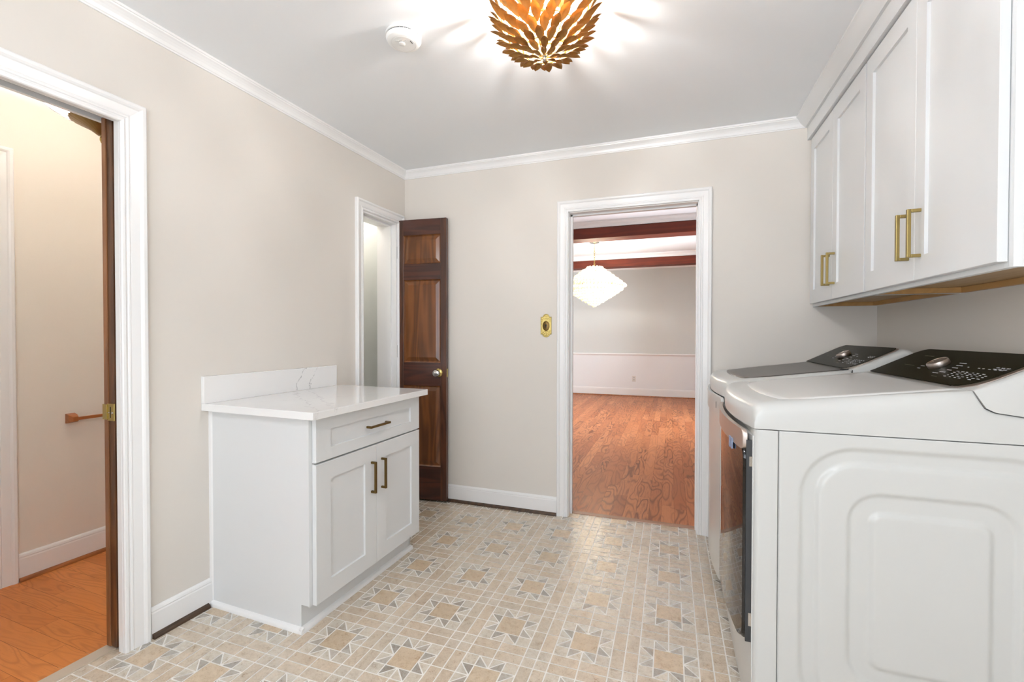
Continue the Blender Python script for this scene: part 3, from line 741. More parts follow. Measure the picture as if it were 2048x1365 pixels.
# ------------------------------------------------------------------ doors
def closet_door():
    # swung open against the back wall; hinged on the closet jamb beside the corner
    Wd, Hd, th = 0.385, 2.052, 0.035
    hp = Vector((-0.002, -0.094, 0.014)); ang = math.atan2(0.034, 0.385)
    mw = Matrix.Translation(hp) @ Matrix.Rotation(ang, 4, 'Z')
    # local: x along the door, y 0 (camera side) .. th, z up
    stiles = 0.046
    m = MB(); m.box(0, stiles, 0, th, 0, Hd); m.box(Wd - stiles, Wd, 0, th, 0, Hd)
    door = m.build('door_1', M['walnut'], bevel=0.002)
    door.matrix_world = mw; world_of[door.name] = mw
    struct(door, 'narrow dark stained wooden panel door standing open against the back wall')
    pan = [(0.245, 0.835), (1.005, 1.610), (1.728, 1.938)]
    rails = [(0, 0.245), (0.835, 1.005), (1.610, 1.728), (1.938, Hd)]
    fr = mw
    for z0, z1 in rails:
        MB().box(stiles, Wd - stiles, 0.0, th, z0, z1).build('rail', M['walnut_h'], door, frame=fr, bevel=0.0015)
    for z0, z1 in pan:
        x0, x1 = stiles, Wd - stiles
        m = MB()
        def ring(d, y): return [(x0 + d, y, z0 + d), (x1 - d, y, z0 + d), (x1 - d, y, z1 - d), (x0 + d, y, z1 - d)]
        m.loft([ring(0, 0.004), ring(0.008, 0.013), ring(0.012, 0.013), ring(0.036, 0.005), ring(0.040, 0.0045)], cap=False)
        m.poly(ring(0.040, 0.0045))
        m.loft([ring(0, th - 0.004), ring(0.008, th - 0.013), ring(0.036, th - 0.005)], cap=False); m.poly(ring(0.036, th - 0.005))
        m.build('panel', M['walnut_p'], door, frame=fr)
    kx, kz = 0.325, 0.932
    m = MB(); m.lathe([(0, 0), (0.031, 0), (0.031, 0.003), (0.027, 0.007), (0.013, 0.010), (0.011, 0.03), (0, 0.03)], n=28)
    m.xf(Matrix.Translation((kx, 0, kz)) @ Matrix.Rotation(PI / 2, 4, 'X'))
    k = m.build('door_knob', M['polbrass'], door, frame=fr, smooth=True)
    m = MB(); m.lathe([(0.0, 0.026), (0.012, 0.026), (0.020, 0.030), (0.026, 0.040), (0.027, 0.050), (0.023, 0.058), (0.014, 0.061), (0.0, 0.061)], n=28)
    m.xf(Matrix.Translation((kx, 0, kz)) @ Matrix.Rotation(PI / 2, 4, 'X'))
    m.build('knob_ball', M['chrome'], k, frame=fr, smooth=True)
    MB().box(Wd - 0.001, Wd + 0.0012, 0.006, th - 0.006, kz - 0.03, kz + 0.03).build('latch_plate', M['polbrass'], door, frame=fr)
    for z in (0.25, 1.085, 1.815):
        m = MB(); m.tube([(-0.006, -0.003, z - 0.045), (-0.006, -0.003, z + 0.045)], 0.006, 10); m.box(-0.004, 0.001, 0, 0.03, z - 0.045, z + 0.045)
        m.build('hinge', M['gapdark'], door, frame=fr, smooth=True, angle=40)
closet_door()

def pocket_door():
    m = MB(); m.box(-0.068, -0.034, -1.858, -1.00, 0.012, 2.052)
    door = m.build('door_2', M['pocket'], frame=LW, bevel=0.0015)
    struct(door, 'brown wooden sliding door edge sticking out of its pocket')
    MB().box(-0.092, -0.0685, -1.862, -1.70, 0.012, 2.050).build('door_edge_strip', M['pocket_l'], door, frame=LW, bevel=0.0015)
    m = MB(); z0, z1 = 0.889, 0.955
    m.box(-0.0695, -0.031, -1.8625, -1.8570, z0, z1)
    l = m.build('latch', M['polbrass'], door, frame=LW, bevel=0.001)
    MB().box(-0.0965, -0.0690, -1.8655, -1.840, z0 + 0.004, z1 - 0.003).build('latch_case', M['polbrass'], l, frame=LW, bevel=0.001)
    m = MB(); m.box(-0.0525, -0.0500, -1.8634, -1.8620, z0 + 0.012, z1 - 0.012)
    m.build('latch_slot', M['gapdark'], l, frame=LW)
    for x, r in ((-0.0405, 0.0045), (-0.0615, 0.0032)):
        q = MB().lathe([(0, 0), (r, 0), (r * 0.8, 0.0022), (0, 0.003)], n=14); q.xf(Matrix.Translation((x, -1.8625, 0.920)) @ Matrix.Rotation(PI / 2, 4, 'X'))
        q.build('screw', M['chrome'], l, frame=LW, smooth=True)
pocket_door()

# ------------------------------------------------------------------ things in the small room
def hall_lamp(cx, cy, zf):
    t = thing('glass_ceiling_lamp', 'ribbed clear glass bowl lamp with a brass cup, glowing in the small room', 'ceiling lamp', (cx, cy, zf), LW)
    R = 0.272
    prof = [(0.02, 0.094), (0.095, 0.092), (0.14, 0.106), (0.185, 0.134), (0.228, 0.170), (0.257, 0.205), (R, 0.240), (R - 0.004, 0.240), (0.253, 0.208), (0.224, 0.174), (0.181, 0.138), (0.137, 0.110), (0.095, 0.096), (0.02, 0.098)]
    MB().lathe(prof, (cx, cy, zf), 96, rib=0.012, ribs=32, cap=False).build('glass_bowl', M['shade'], t, LW, smooth=True)
    m = MB()
    for i in range(32):
        a = 2 * PI * i / 32
        m.tube([(cx + (q[0] + 0.002) * math.cos(a), cy + (q[0] + 0.002) * math.sin(a), zf + q[1] - 0.003) for q in prof[1:7]], 0.0015, 5)
    m.build('rib_shade_lines', M['rib'], t, LW, smooth=True)
    MB().lathe([(0.0, 0.034), (0.016, 0.034), (0.026, 0.042), (0.045, 0.056), (0.078, 0.072), (0.104, 0.084), (0.110, 0.090), (0.106, 0.095), (0, 0.095)], (cx, cy, zf), 64, rib=0.03, ribs=24).build('brass_cup', M['bronze'], t, LW, smooth=True, angle=50)
    MB().lathe([(0, 0.0), (0.006, 0.003), (0.010, 0.014), (0.010, 0.024), (0.007, 0.030), (0.009, 0.036), (0, 0.037)], (cx, cy, zf), 20).build('finial', M['polbrass'], t, LW, smooth=True)
    MB().lathe([(0, 0.10), (0.007, 0.10), (0.007, H - zf), (0, H - zf)], (cx, cy, zf), 12).build('stem', M['polbrass'], t, LW, smooth=True)
    MB().lathe([(0, H - zf), (0.07, H - zf), (0.065, H - zf - 0.02), (0, H - zf - 0.03)], (cx, cy, zf), 28).build('canopy', M['polbrass'], t, LW, smooth=True)
    for i in range(3):
        a = 2 * PI * i / 3
        MB().lathe([(0, -0.03), (0.02, -0.022), (0.026, 0), (0.018, 0.02), (0, 0.03)], (cx + 0.085 * math.cos(a), cy + 0.085 * math.sin(a), zf + 0.165), 12).build('bulb', M['bulb_hall'], t, LW, smooth=True)
hall_lamp(-0.405, -1.70, 2.062)
def towel_bar():
    t = thing('paper_holder', 'short copper toned bar holder on the wall of the small room', 'paper holder', (hx, -1.45, 0.77), LW)
    m = MB(); y0 = -1.545
    m.loft([[(hx, y0 - 0.0, 0.748), (hx, y0 + 0.042, 0.748), (hx, y0 + 0.042, 0.800), (hx, y0, 0.800)],
            [(hx + 0.028, y0 + 0.002, 0.752), (hx + 0.028, y0 + 0.040, 0.752), (hx + 0.028, y0 + 0.040, 0.794), (hx + 0.028, y0 + 0.002, 0.794)],
            [(hx + 0.052, y0 + 0.010, 0.760), (hx + 0.052, y0 + 0.034, 0.760), (hx + 0.052, y0 + 0.034, 0.784), (hx + 0.052, y0 + 0.010, 0.784)]])
    m.build('wall_post', M['barwood'], t, LW, bevel=0.002)
    MB().prism([(hx + 0.033, 0.764), (hx + 0.049, 0.764), (hx + 0.049, 0.780), (hx + 0.033, 0.780)], 'y', y0 + 0.02, -1.30).build('bar', M['barwood'], t, LW, bevel=0.002)
    MB().box(hx, hx + 0.05, -1.325, -1.285, 0.750, 0.796).build('wall_post', M['barwood'], t, LW, bevel=0.004)
towel_bar()

# ------------------------------------------------------------------ cabinet helpers
def shaker(axis, pl, nsign, a0, a1, z0, z1, rail_w, rail_h, name, mat, parent, frame=ID, th=0.020, rec=0.009):
    """recessed panel front; pl = outer face position along 'axis' normal"""
    m = MB()
    def P(a, z, d): return (pl - nsign * d, a, z) if axis == 'x' else (a, pl - nsign * d, z)
    def ring(i, j, d): return [P(a0 + i, z0 + j, d), P(a1 - i, z0 + j, d), P(a1 - i, z1 - j, d), P(a0 + i, z1 - j, d)]
    e = 0.0012
    m.loft([ring(0, 0, th), ring(0, 0, e), ring(e, e, 0), ring(rail_w, rail_h, 0), ring(rail_w + 0.0015, rail_h + 0.0015, rec), ], cap=False)
    m.poly(ring(rail_w + 0.0015, rail_h + 0.0015, rec)); m.poly(ring(0, 0, th))
    return m.build(name, mat, parent, frame, doubles=True)
def pull(axis, pl, nsign, a, z, vertical, L, proj, mat, parent, frame=ID, s_=0.0052):
    m = MB()
    def B(a0, a1, d0, d1, zz0, zz1):
        p0, p1 = pl + nsign * d0, pl + nsign * d1
        p0, p1 = min(p0, p1), max(p0, p1)
        m.box(p0, p1, a0, a1, zz0, zz1) if axis == 'x' else m.box(a0, a1, p0, p1, zz0, zz1)
    h = L / 2
    if vertical:
        B(a - s_, a + s_, proj - 2 * s_, proj, z - h, z + h)
        for q in (-1, 1): B(a - s_, a + s_, 0, proj - 2 * s_, z + q * (h - s_) - s_, z + q * (h - s_) + s_)
    else:
        B(a - h, a + h, proj - 2 * s_, proj, z - s_, z + s_)
        for q in (-1, 1): B(a + q * (h - s_) - s_, a + q * (h - s_) + s_, 0, proj - 2 * s_, z - s_, z + s_)
    return m.build('handle', mat, parent, frame, bevel=0.0012)

# ------------------------------------------------------------------ base cabinet and its counter
def base_cabinet():
    t = thing('base_cabinet', 'white shaker base cabinet with one drawer over two doors', 'cabinet', (0.30, -1.12, 0), LW)
    ys, ye = -1.513, -0.733
    m = MB()
    # side panels with the toe notch
    side = [(0.004, 0.0), (0.536, 0.0), (0.536, 0.112), (0.575, 0.112), (0.575, 0.882), (0.004, 0.882)]
    for a, b_ in ((ys, ys + 0.016), (ye - 0.016, ye)): m.prism(side, 'y', a, b_)
    i0, i1 = ys + 0.0161, ye - 0.0161
    m.box(0.004, 0.016, i0, i1, 0, 0.882); m.box(0.0161, 0.56, i0, i1, 0.112, 0.126); m.box(0.0161, 0.56, i0, i1, 0.866, 0.882)
    m.build('carcass', M['cab'], t, LW)
    m = MB(); a_, b2 = ys + 0.035, ye - 0.035
    m.box(0.5753, 0.5795, ys - 0.0015, a_, 0.110, 0.882); m.box(0.5753, 0.5795, b2, ye + 0.0015, 0.110, 0.882)
    m.box(0.5753, 0.5790, a_ + .0002, b2 - .0002, 0.850, 0.882); m.box(0.5753, 0.579, a_ + .0002, b2 - .0002, 0.670, 0.705); m.box(0.5753, 0.579, a_ + .0002, b2 - .0002, 0.110, 0.140)
    m.build('face_frame', M['cab'], t, LW, bevel=0.001)
    MB().box(0.520, 0.536, ys + 0.016, ye - 0.002, 0, 0.113).build('toe_kick', M['cab'], t, LW)
    m = MB()
    m.prism([(ys, 0), (ys - 0.016, 0), (ys - 0.015, 0.010), (ys - 0.010, 0.017), (ys, 0.021)], 'x', 0.0, 0.552)
    m.prism([(0.536, 0), (0.553, 0), (0.552, 0.010), (0.546, 0.017), (0.536, 0.021)], 'y', ys - 0.014, ye + 0.004)
    m.build('shoe_moulding', M['trim'], t, LW, smooth=True, angle=35)
    MB().prism([(0.0, ys), (0.0, ys - 0.006), (0.012, ys - 0.006), (0.017, ys)], 'z', 0.02, 0.882).build('scribe_moulding', M['trim'], t, LW)
    d0, d1 = -1.497, -0.740; dm = -1.1135
    f = 0.601
    dr = shaker('x', f, 1, d0, d1, 0.696, 0.874, 0.082, 0.050, 'drawer', M['cab'], t, LW)
    pull('x', f, 1, -1.113, 0.785, False, 0.150, 0.030, M['bronze'], dr, LW)
    a = shaker('x', f, 1, d0, dm - 0.0012, 0.112, 0.688, 0.082, 0.074, 'door', M['cab'], t, LW)
    pull('x', f, 1, -1.152, 0.540, True, 0.150, 0.030, M['bronze'], a, LW)
    b_ = shaker('x', f, 1, dm + 0.0012, d1, 0.112, 0.688, 0.075, 0.074, 'door', M['cab'], t, LW)
    pull('x', f, 1, -1.075, 0.540, True, 0.150, 0.030, M['bronze'], b_, LW)
    MB().box(0.016, 0.578, ys + 0.016, ye - 0.016, 0.690, 0.694).build('drawer_gap_sheet', M['gapdark'], t, LW)  # dark sheet level with the gap between drawer and doors
base_cabinet()
def counter():
    t = thing('countertop', 'white quartz countertop with grey-veined backsplash on the base cabinet', 'countertop', (0.32, -1.135, 0.8825), LW)
    MB().box(0.0005, 0.641, -1.552, -0.712, 0.8826, 0.914).build('counter_slab', M['quartz'], t, LW, bevel=0.002)
    MB().box(0.0005, 0.0205, -1.552, -0.742, 0.9142, 1.035).build('backsplash', M['quartz'], t, LW, bevel=0.0015)
counter()

# ------------------------------------------------------------------ wall cabinets
def wall_cabinet(y0, y1, label, yd0, ydm, yd1, last=False):
    t = thing('wall_cabinet', label, 'cabinet', (2.82, (y0 + y1) / 2, 1.381), group=None)
    xf, xb, zb, zt = 2.666, W - 0.001, 1.381, 2.322
    m = MB()
    m.box(xf + 0.018, xb, y0, y0 + 0.016, zb, zt); m.box(xf + 0.018, xb, y1 - 0.016, y1, zb, zt)
    m.box(xf + 0.018, xb, y0 + 0.0162, y1 - 0.0162, zt - 0.016, zt); m.box(xb - 0.008, xb, y0 + 0.0162, y1 - 0.0162, zb, zt - 0.0165)
    m.build('carcass', M['cab'], t)
    MB().box(xf + 0.018, xb - 0.008, y0 + 0.016, y1 - 0.016, zb + 0.020, zb + 0.032).build('bottom_panel', M['ply'], t)
    m = MB(); m.box(xb - 0.030, xb - 0.0085, y0 + 0.0165, y1 - 0.0165, zb - 0.0, zb + 0.0195)
    m.box(xf + 0.0185, xb - 0.0305, y1 - 0.036, y1 - 0.0165, zb + 0.0, zb + 0.0195)
    m.build('mounting_rail', M['plyrail'], t)
    m = MB(); e = 0.0003; xs = xf + 0.0178; m.box(xf, xs, y0, y0 + 0.030, zb, zt); m.box(xf, xs, y1 - 0.030, y1, zb, zt); m.box(xf, xs, y0 + 0.030 + e, y1 - 0.030 - e, zb, zb + 0.034); m.box(xf, xs, y0 + 0.030 + e, y1 - 0.030 - e, zt - 0.034, zt)
    m.box(xf, xs, ydm - 0.02, ydm + 0.02, zb + 0.0345, zt - 0.0345)
    m.build('face_frame', M['cab'], t)
    f = 2.645
    for a, b_, side in ((yd0, ydm - 0.0012, 1), (ydm + 0.0012, yd1, -1)):
        d = shaker('x', f, -1, a, b_, 1.396, 2.316, 0.058, 0.074, 'door', M['cab'], t, th=0.0195)
        hy = (b_ - 0.036) if side == 1 else (a + 0.036)
        pull('x', f, -1, hy, 1.541, True, 0.152, 0.036, M['brass'], d, s_=0.0052)
# y0<y1 (near .. far)
wall_cabinet(-0.782, -0.003, 'white two-door wall cabinet in the corner, the farther of the two', -0.776, -0.392, -0.028)
wall_cabinet(-1.588, -0.784, 'white two-door wall cabinet above the dryer, the nearer of the two', -1.572, -1.180, -0.788)
# frieze and cove over the cabinets
t = thing('cabinet_crown', 'flat white frieze and crown between wall cabinets and ceiling', 'moulding', (2.80, -0.8, 2.322))
MB().box(2.632, W - 0.001, -1.600, -0.001, 2.3225, 2.395).build('frieze', M['cab'], t)
MB().prism([(2.632, 2.3955), (2.620, 2.3955), (2.617, 2.400), (2.610, 2.404), (2.596, 2.418), (2.582, 2.434), (2.575, 2.440), (2.570, 2.443), (2.569, H - 0.0005), (2.66, H - 0.0005), (2.66, 2.3955)], 'y', -1.66, -0.001).build('crown_moulding', M['cab'], t, smooth=True, angle=30)
MB().box(2.6605, W - 0.001, -1.60, -0.001, 2.3955, H - 0.0005).build('filler_board', M['cab'], t)

# ------------------------------------------------------------------ washer and dryer
def sd_rr(x, z, x0, x1, z0, z1, r):
    cx, cz = (x0 + x1) / 2, (z0 + z1) / 2
    qx, qz = abs(x - cx) - (x1 - x0) / 2 + r, abs(z - cz) - (z1 - z0) / 2 + r
    return math.hypot(max(qx, 0), max(qz, 0)) + min(max(qx, qz), 0) - r
def sstep(a, b, v):
    f = min(max((v - a) / (b - a), 0), 1); return f * f * (3 - 2 * f)
def emboss(x, z):
    d1 = sd_rr(x, z, 2.262, 2.884, 0.10, 0.904, 0.150)
    d2 = sd_rr(x, z, 2.380, 2.766, 0.22, 0.781, 0.090)
    ch = lambda d, a, w_: sstep(0, -0.016, d) * (1 - sstep(-a + 0.008, -a - 0.008, d)) * w_
    return ch(d1, 0.050, 0.0085) + ch(d2, 0.062, 0.0085)

SL0 = Vector((2.662, 0, 1.0745)); SL1 = Vector((2.836, 0, 1.1640))
SLD = (SL1 - SL0).normalized(); SLN = Vector((-SLD.z, 0, SLD.x))
SLL = (SL1 - SL0).length
def on_slope(s_, y, h=0.0):
    p = SL0 + SLD * s_ + SLN * h
    return (p.x, y, p.z)

def appliance(name, label, cat, yn, yf, dx, dryer, dc=0.0):
    """yn = side nearest the camera, yf = far side; dx shifts it out from the wall"""
    t = thing(name, label, cat, (2.52 + dx, (yn + yf) / 2, 0))
    sh = Matrix.Translation((dx, 0, 0)); shc = Matrix.Translation((dx + dc, 0, 0)); XE = 2.662 + dc
    yc = (yn + yf) / 2; hw = (yf - yn) / 2
    en = M['enamel']
    # cabinet: front corner wrap, far side, back
    zb, zt = 0.020, 0.936
    m = MB()
    m.box(2.158, 2.2105, yn + 0.0008, yf, zb, zt); m.box(2.2105, 2.875, yf - 0.006, yf, zb, zt); m.box(2.868, 2.876, yn, yf, zb, zt); m.box(2.2105, 2.875, yn + 0.012, yf - 0.006, zb, zb + 0.02)
    m.box(2.2105, 2.868, yn + 0.02, yf - 0.006, zt - 0.012, zt)
    m.build('cabinet_body', en, t, sh, bevel=0.004, seg=3)
    # rounded front corner wrap
    m = MB(); prof = []
    for i in range(7):
        a = PI / 2 * i / 6
        prof.append((2.146 + 0.016 * (1 - math.cos(a)) if False else 2.146 + 0.018 * (1 - math.sin(a)), yn + 0.018 * (1 - math.cos(a))))
    m.prism([(2.2098, yn)] + [(x, y) for x, y in prof[::-1]] + [(2.146, yf - 0.02), (2.16, yf - 0.001), (2.2098, yf - 0.001)] if False else
            [(2.2098, yn), (2.164, yn), (2.157, yn + 0.0015), (2.151, yn + 0.006), (2.147, yn + 0.013), (2.146, yn + 0.022), (2.146, yf - 0.022), (2.151, yf - 0.006), (2.164, yf), (2.2098, yf)], 'z', zb, zt)
    m.build('front_wrap', en, t, sh, smooth=True, angle=50)
    # embossed side panel
    nx, nz = (150, 200) if dryer else (2, 2)
    rows = []
    x0, x1 = 2.2118, 2.875
    b = MB(); V = []
    for i in range(nx + 1):
        x = x0 + (x1 - x0) * i / nx; r_ = []
        for j in range(nz + 1):
            z = zb + (zt - zb) * j / nz
            e = emboss(x, z) if dryer else 0
            if i == 0: e += 0.003
            r_.append(b.b.verts.new((x, yn + e, z)))
        V.append(r_)
    for i in range(nx):
        for j in range(nz): b.b.faces.new((V[i][j], V[i + 1][j], V[i + 1][j + 1], V[i][j + 1]))
    o = b.build('side_panel', en, t, sh, smooth=True, angle=60)
    sol = o.modifiers.new('thick', 'SOLIDIFY'); sol.thickness = 0.001; sol.offset = 0
    m = MB()
    for y in (yn + 0.06, yf - 0.06):
        for x in (2.22, 2.83): m.lathe([(0, 0), (0.022, 0), (0.022, 0.008), (0.012, 0.010), (0.012, 0.021), (0, 0.021)], (x, y, 0.0), 16)
    m.build('levelling_foot', M['black'], t, sh, smooth=True)
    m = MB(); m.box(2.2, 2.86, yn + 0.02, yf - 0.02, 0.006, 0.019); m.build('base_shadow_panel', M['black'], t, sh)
    # front: bulging lower panel
    def bulge(y, k): return k * (1 - ((y - yc) / hw) ** 2)
    m = MB(); rings = []
    N = 24
    zs = [0.022, 0.035, 0.08, 0.14, 0.20, 0.30, 0.40, 0.55, 0.7, 0.85, 0.915]
    def fx(y, z):
        kz = min(1.0, max(0.0, (z - 0.02) / 0.30)); kz = math.sin(kz * PI / 2)
        return 2.1465 - bulge(y, 0.018 + 0.012 * kz) * (0.25 + 0.75 * kz)
    for z in zs:
        ring = [(fx(yn + 0.012 + (yf - yn - 0.024) * i / N, z), yn + 0.012 + (yf - yn - 0.024) * i / N, z) for i in range(N + 1)]
        ring += [(2.150, yf - 0.012, z), (2.150, yn + 0.012, z)]
        rings.append(ring)
    m.loft(rings); fp = m.build('front_panel', en, t, sh, smooth=True, angle=50)
    # front door
    def door_slab(za, zb_, ya, yb_, r, off, th_, mat, nm, parent, nn=28):
        """rounded outline wrapped on the bulged front"""
        out = []
        for (cx_, cz_, a0) in ((yb_ - r, zb_ - r, 0), (ya + r, zb_ - r, PI / 2), (ya + r, za + r, PI), (yb_ - r, za + r, 3 * PI / 2)):
            for i in range(9):
                a = a0 + PI / 2 * i / 8; out.append((cx_ + r * math.cos(a), cz_ + r * math.sin(a)))
        pts = []
        for i in range(len(out)):
            p, q = Vector(out[i]), Vector(out[(i + 1) % len(out)]); nseg = max(1, int((q - p).length / 0.03))
            for k in range(nseg): pts.append(p.lerp(q, k / nseg))
        c_ = Vector(((ya + yb_) / 2, (za + zb_) / 2))
        F = lambda v, d: (fx(v.x, 0.5) - off - d, v.x, v.y)
        mm = MB(); rings_ = [[F(v, 0) for v in pts], [F(v, th_ - 0.003) for v in pts], [F(c_ + (v - c_) * 0.994, th_) for v in pts]]
        for s_ in (0.9, 0.75, 0.55, 0.3, 0.08): rings_.append([F(c_ + (v - c_) * s_, th_) for v in pts])
        mm.loft(rings_)
        return mm.build(nm, mat, parent, sh, smooth=True, angle=35)
    if dryer:
        d = door_slab(0.262, 0.905, yn + 0.020, yf - 0.04, 0.060, 0.0, 0.012, M['black'], 'door', t)
        door_slab(0.268, 0.892, yn + 0.024, yf - 0.046, 0.055, 0.012, 0.010, M['glassblack'], 'door_glass', d)
        door_slab(0.868, 0.930, yn + 0.018, yf - 0.030, 0.020, 0.012, 0.013, M['rose'], 'handle', d)
        m = MB()
        for y, wd in ((-1.336, 0.020), (-1.310, 0.020)):
            m.box(fx(y, .5) - 0.0295, fx(y, .5) - 0.0245, y, y + wd, 0.845, 0.880)
        m.build('sticker', M['print_blue'], d, sh)
        m = MB(); m.box(2.136, 2.1455, yn + 0.0125, yn + 0.020, 0.82, 0.85); m.box(2.136, 2.1455, yn + 0.0125, yn + 0.020, 0.33, 0.37)
        m.build('door_catch', M['chrome'], d, sh)
        m = MB(); m.box(2.128, 2.1465, yn + 0.014, yn + 0.022, 0.28, 0.90); m.build('door_gasket', M['darkgrey'], d, sh)
    else:
        d = door_slab(0.075, 0.905, yn + 0.02, yf - 0.02, 0.06, 0.0, 0.010, en, 'front_door', t)
        door_slab(0.845, 0.935, yn + 0.015, yf - 0.015, 0.02, 0.006, 0.012, en, 'front_brow', t)
        m = MB(); y = yn + 0.10; m.box(fx(y, .5) - 0.0192, fx(y, .5) - 0.017, y, y + 0.016, 0.875, 0.905); m.build('label', M['darkgrey'], d, sh)
    # top deck --------------------------------------------------------
    def ztop(x):
        if x > XE - 0.001:
            q_ = [(XE - 0.001, 1.0725), (XE + 0.024, 1.0270), (XE + 0.045, 1.0158), (XE + 0.222, 0.9905)]
            for (xa, za), (xb, zb2) in zip(q_[:-1], q_[1:]):
                if x <= xb: return za + (zb2 - za) * (x - xa) / (xb - xa)
            return 0.9905
        return 1.0165 + (1.0735 - 1.0165) * min(max((x - 2.185) / (XE - 2.185), 0), 1)
    st = [(2.147, 0.0), (2.1475, 0.45), (2.150, 0.70), (2.157, 0.86), (2.168, 0.955), (2.183, 1.0)]
    st += [(x, 1.0) for x in (2.205, 2.24, 2.30, 2.40, 2.50, XE - 0.05, XE - 0.001, XE + 0.012, XE + 0.024, XE + 0.034, XE + 0.045, XE + 0.13, XE + 0.22)]
    yy = [(0.0, 0.0), (0.0, 0.55), (0.002, 0.70), (0.008, 0.83), (0.018, 0.94), (0.030, 0.99), (0.040, 1.0)]
    NM = 22
    rings = []
    for x, f in st:
        zt_ = ztop(x); h = (zt_ - 0.9385)
        wfade = 1 - sstep(2.15, 2.32, x)
        rk = 1 - 0.8 * sstep(2.40, XE, x)
        ring = []
        sec = [(yn + a * rk, b_) for a, b_ in yy] + [(yn + 0.040 + (yf - yn - 0.08) * i / NM, 1.0) for i in range(1, NM)] + [(yf - a * rk, b_) for a, b_ in yy[::-1]]
        for y, g_ in sec:
            ring.append((x - bulge(y, 0.040) * wfade * (1 if f > 0 else 0.9), y, 0.9385 + h * g_ * f if f < 1 else 0.9385 + h * g_))
        rings.append(ring)
    m = MB(); m.loft(rings, cap=False, closed=False)
    m.loft([[r[0] for r in rings], [r[-1] for r in rings]], closed=False, cap=False)
    m.build('top_deck', en, t, sh, smooth=True, angle=40)
    # lid, set into the deck
    la, lb = yn + 0.040, yf - 0.040
    m = MB(); rings = []
    lm = M['lid_grey'] if dryer else M['lid_dark']
    for x in [2.222 + (XE - 2.224) * i / 16 for i in range(17)]:
        ring = []
        for i in range(25):
            y = la + (lb - la) * i / 24
            xx = x - bulge(y, 0.034) * (1 - sstep(2.15, 2.45, x)) + 0.026 * (abs(2 * i / 24 - 1) ** 5) * (1 - sstep(2.22, 2.34, x))
            ring.append((xx, y, ztop(x) + 0.0022 - (0.0015 if i in (0, 24) else 0)))
        rings.append(ring)
    m.loft(rings, closed=False, cap=False)
    l = m.build('lid', lm, t, sh, smooth=True, angle=60)
    so = l.modifiers.new('thick', 'SOLIDIFY'); so.thickness = 0.004; so.offset = -1
    # console ---------------------------------------------------------
    prof = [(2.6615, 1.0740), (2.6865, 1.0290), (2.707, 1.0180), (2.884, 0.9925), (2.884, 1.120), (2.878, 1.148), (2.862, 1.161), (2.838, 1.1648)]
    m = MB(); rings = []
    cx_, cz_ = 2.80, 1.06
    for y, ins in ((yn, 0.020), (yn + 0.003, 0.010), (yn + 0.010, 0.003), (yn + 0.022, 0.0), (yf - 0.022, 0.0), (yf - 0.010, 0.003), (yf - 0.003, 0.010), (yf, 0.020)):
        k = 1 - ins * 0.6 / 0.1
        ring = []
        for (x, z) in prof:
            dz = -ins if z > 1.06 and x > 2.70 else (-ins * 0.1 if z > 1.06 else 0)
            ring.append((x, y, z + dz))
        rings.append(ring)
    m.loft(rings)
    m.build('console', en, t, shc, smooth=True, angle=35)
    # control panel glass with rounded ends, over a champagne strip
    def slab(ya, yb_, s0, s1, rad, h0, h1, mat, nm, parent):
        pts = []
        # corners: (y, s, radius)
        cs = [(ya, s0, rad[0]), (yb_, s0, rad[1]), (yb_, s1, rad[2]), (ya, s1, rad[3])]
        for i, (cy_, cs_, r) in enumerate(cs):
            sy = 1 if cy_ == ya else -1; ss = 1 if cs_ == s0 else -1
            n_ = 1 if r < 0.002 else 8
            a0 = {0: PI, 1: 3 * PI / 2, 2: 0, 3: PI / 2}[i]
            for k in range(n_ + 1):
                a = a0 + PI / 2 * k / n_
                pts.append((cy_ + sy * r + r * math.cos(a), cs_ + ss * r + r * math.sin(a)))
        mm = MB(); mm.loft([[on_slope(s_, y, h0) for y, s_ in pts], [on_slope(s_, y, h1) for y, s_ in pts]])
        return mm.build(nm, mat, parent, shc)
    strip = slab(yn + 0.016, yf - 0.030, 0.001, SLL - 0.001, (0.060, 0.001, 0.02, 0.02), 0.0, 0.0022, M['rose'], 'panel_trim', t)
    cp = slab(yn + 0.034, yf - 0.028, 0.0005, SLL + 0.001, (0.075, 0.001, 0.045, 0.03), 0.0012, 0.0040, M['panel'], 'control_panel', t)
    # knob
    kr = 0.030; q = MB()
    q.lathe([(0, 0), (kr * 0.96, 0), (kr, 0.003), (kr, 0.014), (kr * 0.95, 0.0180), (kr * 0.86, 0.0188), (kr * 0.84, 0.0178), (0, 0.0172)], n=40)
    q.b.verts.ensure_lookup_table()
    rot = Matrix(((SLD.x, 0, SLN.x, 0), (0, 1, 0, 0), (SLD.z, 0, SLN.z, 0), (0, 0, 0, 1)))
    kp = on_slope(SLL * 0.47, yc, 0.004)
    q.xf(Matrix.Translation(kp) @ rot)
    kn = q.build('knob', M['rose'], cp, shc, smooth=True, angle=30)
    q = MB().box(-0.0012, 0.0012, kr * 0.3, kr * 0.8, 0.0170, 0.0182); q.xf(Matrix.Translation(kp) @ rot @ Matrix.Rotation(0.5, 4, 'Z')); q.build('pointer_ridge', M['chrome'], kn, shc)
    # printed legends (illegible at this size): strings of small strokes at their places on the glass
    marks = []
    def mk(s_, y, L_, hgt=0.0032, dim=False): marks.append((s_, y - yc, L_, hgt, dim))
    for s_, y, L_ in ((0.118, -0.075, 0.034), (0.103, -0.085, 0.032), (0.088, -0.090, 0.028), (0.073, -0.088, 0.024), (0.058, -0.080, 0.030), (0.048, -0.060, 0.030),
                      (0.095, 0.070, 0.026), (0.078, 0.078, 0.024), (0.062, 0.072, 0.018)): mk(s_, yc + y, L_)
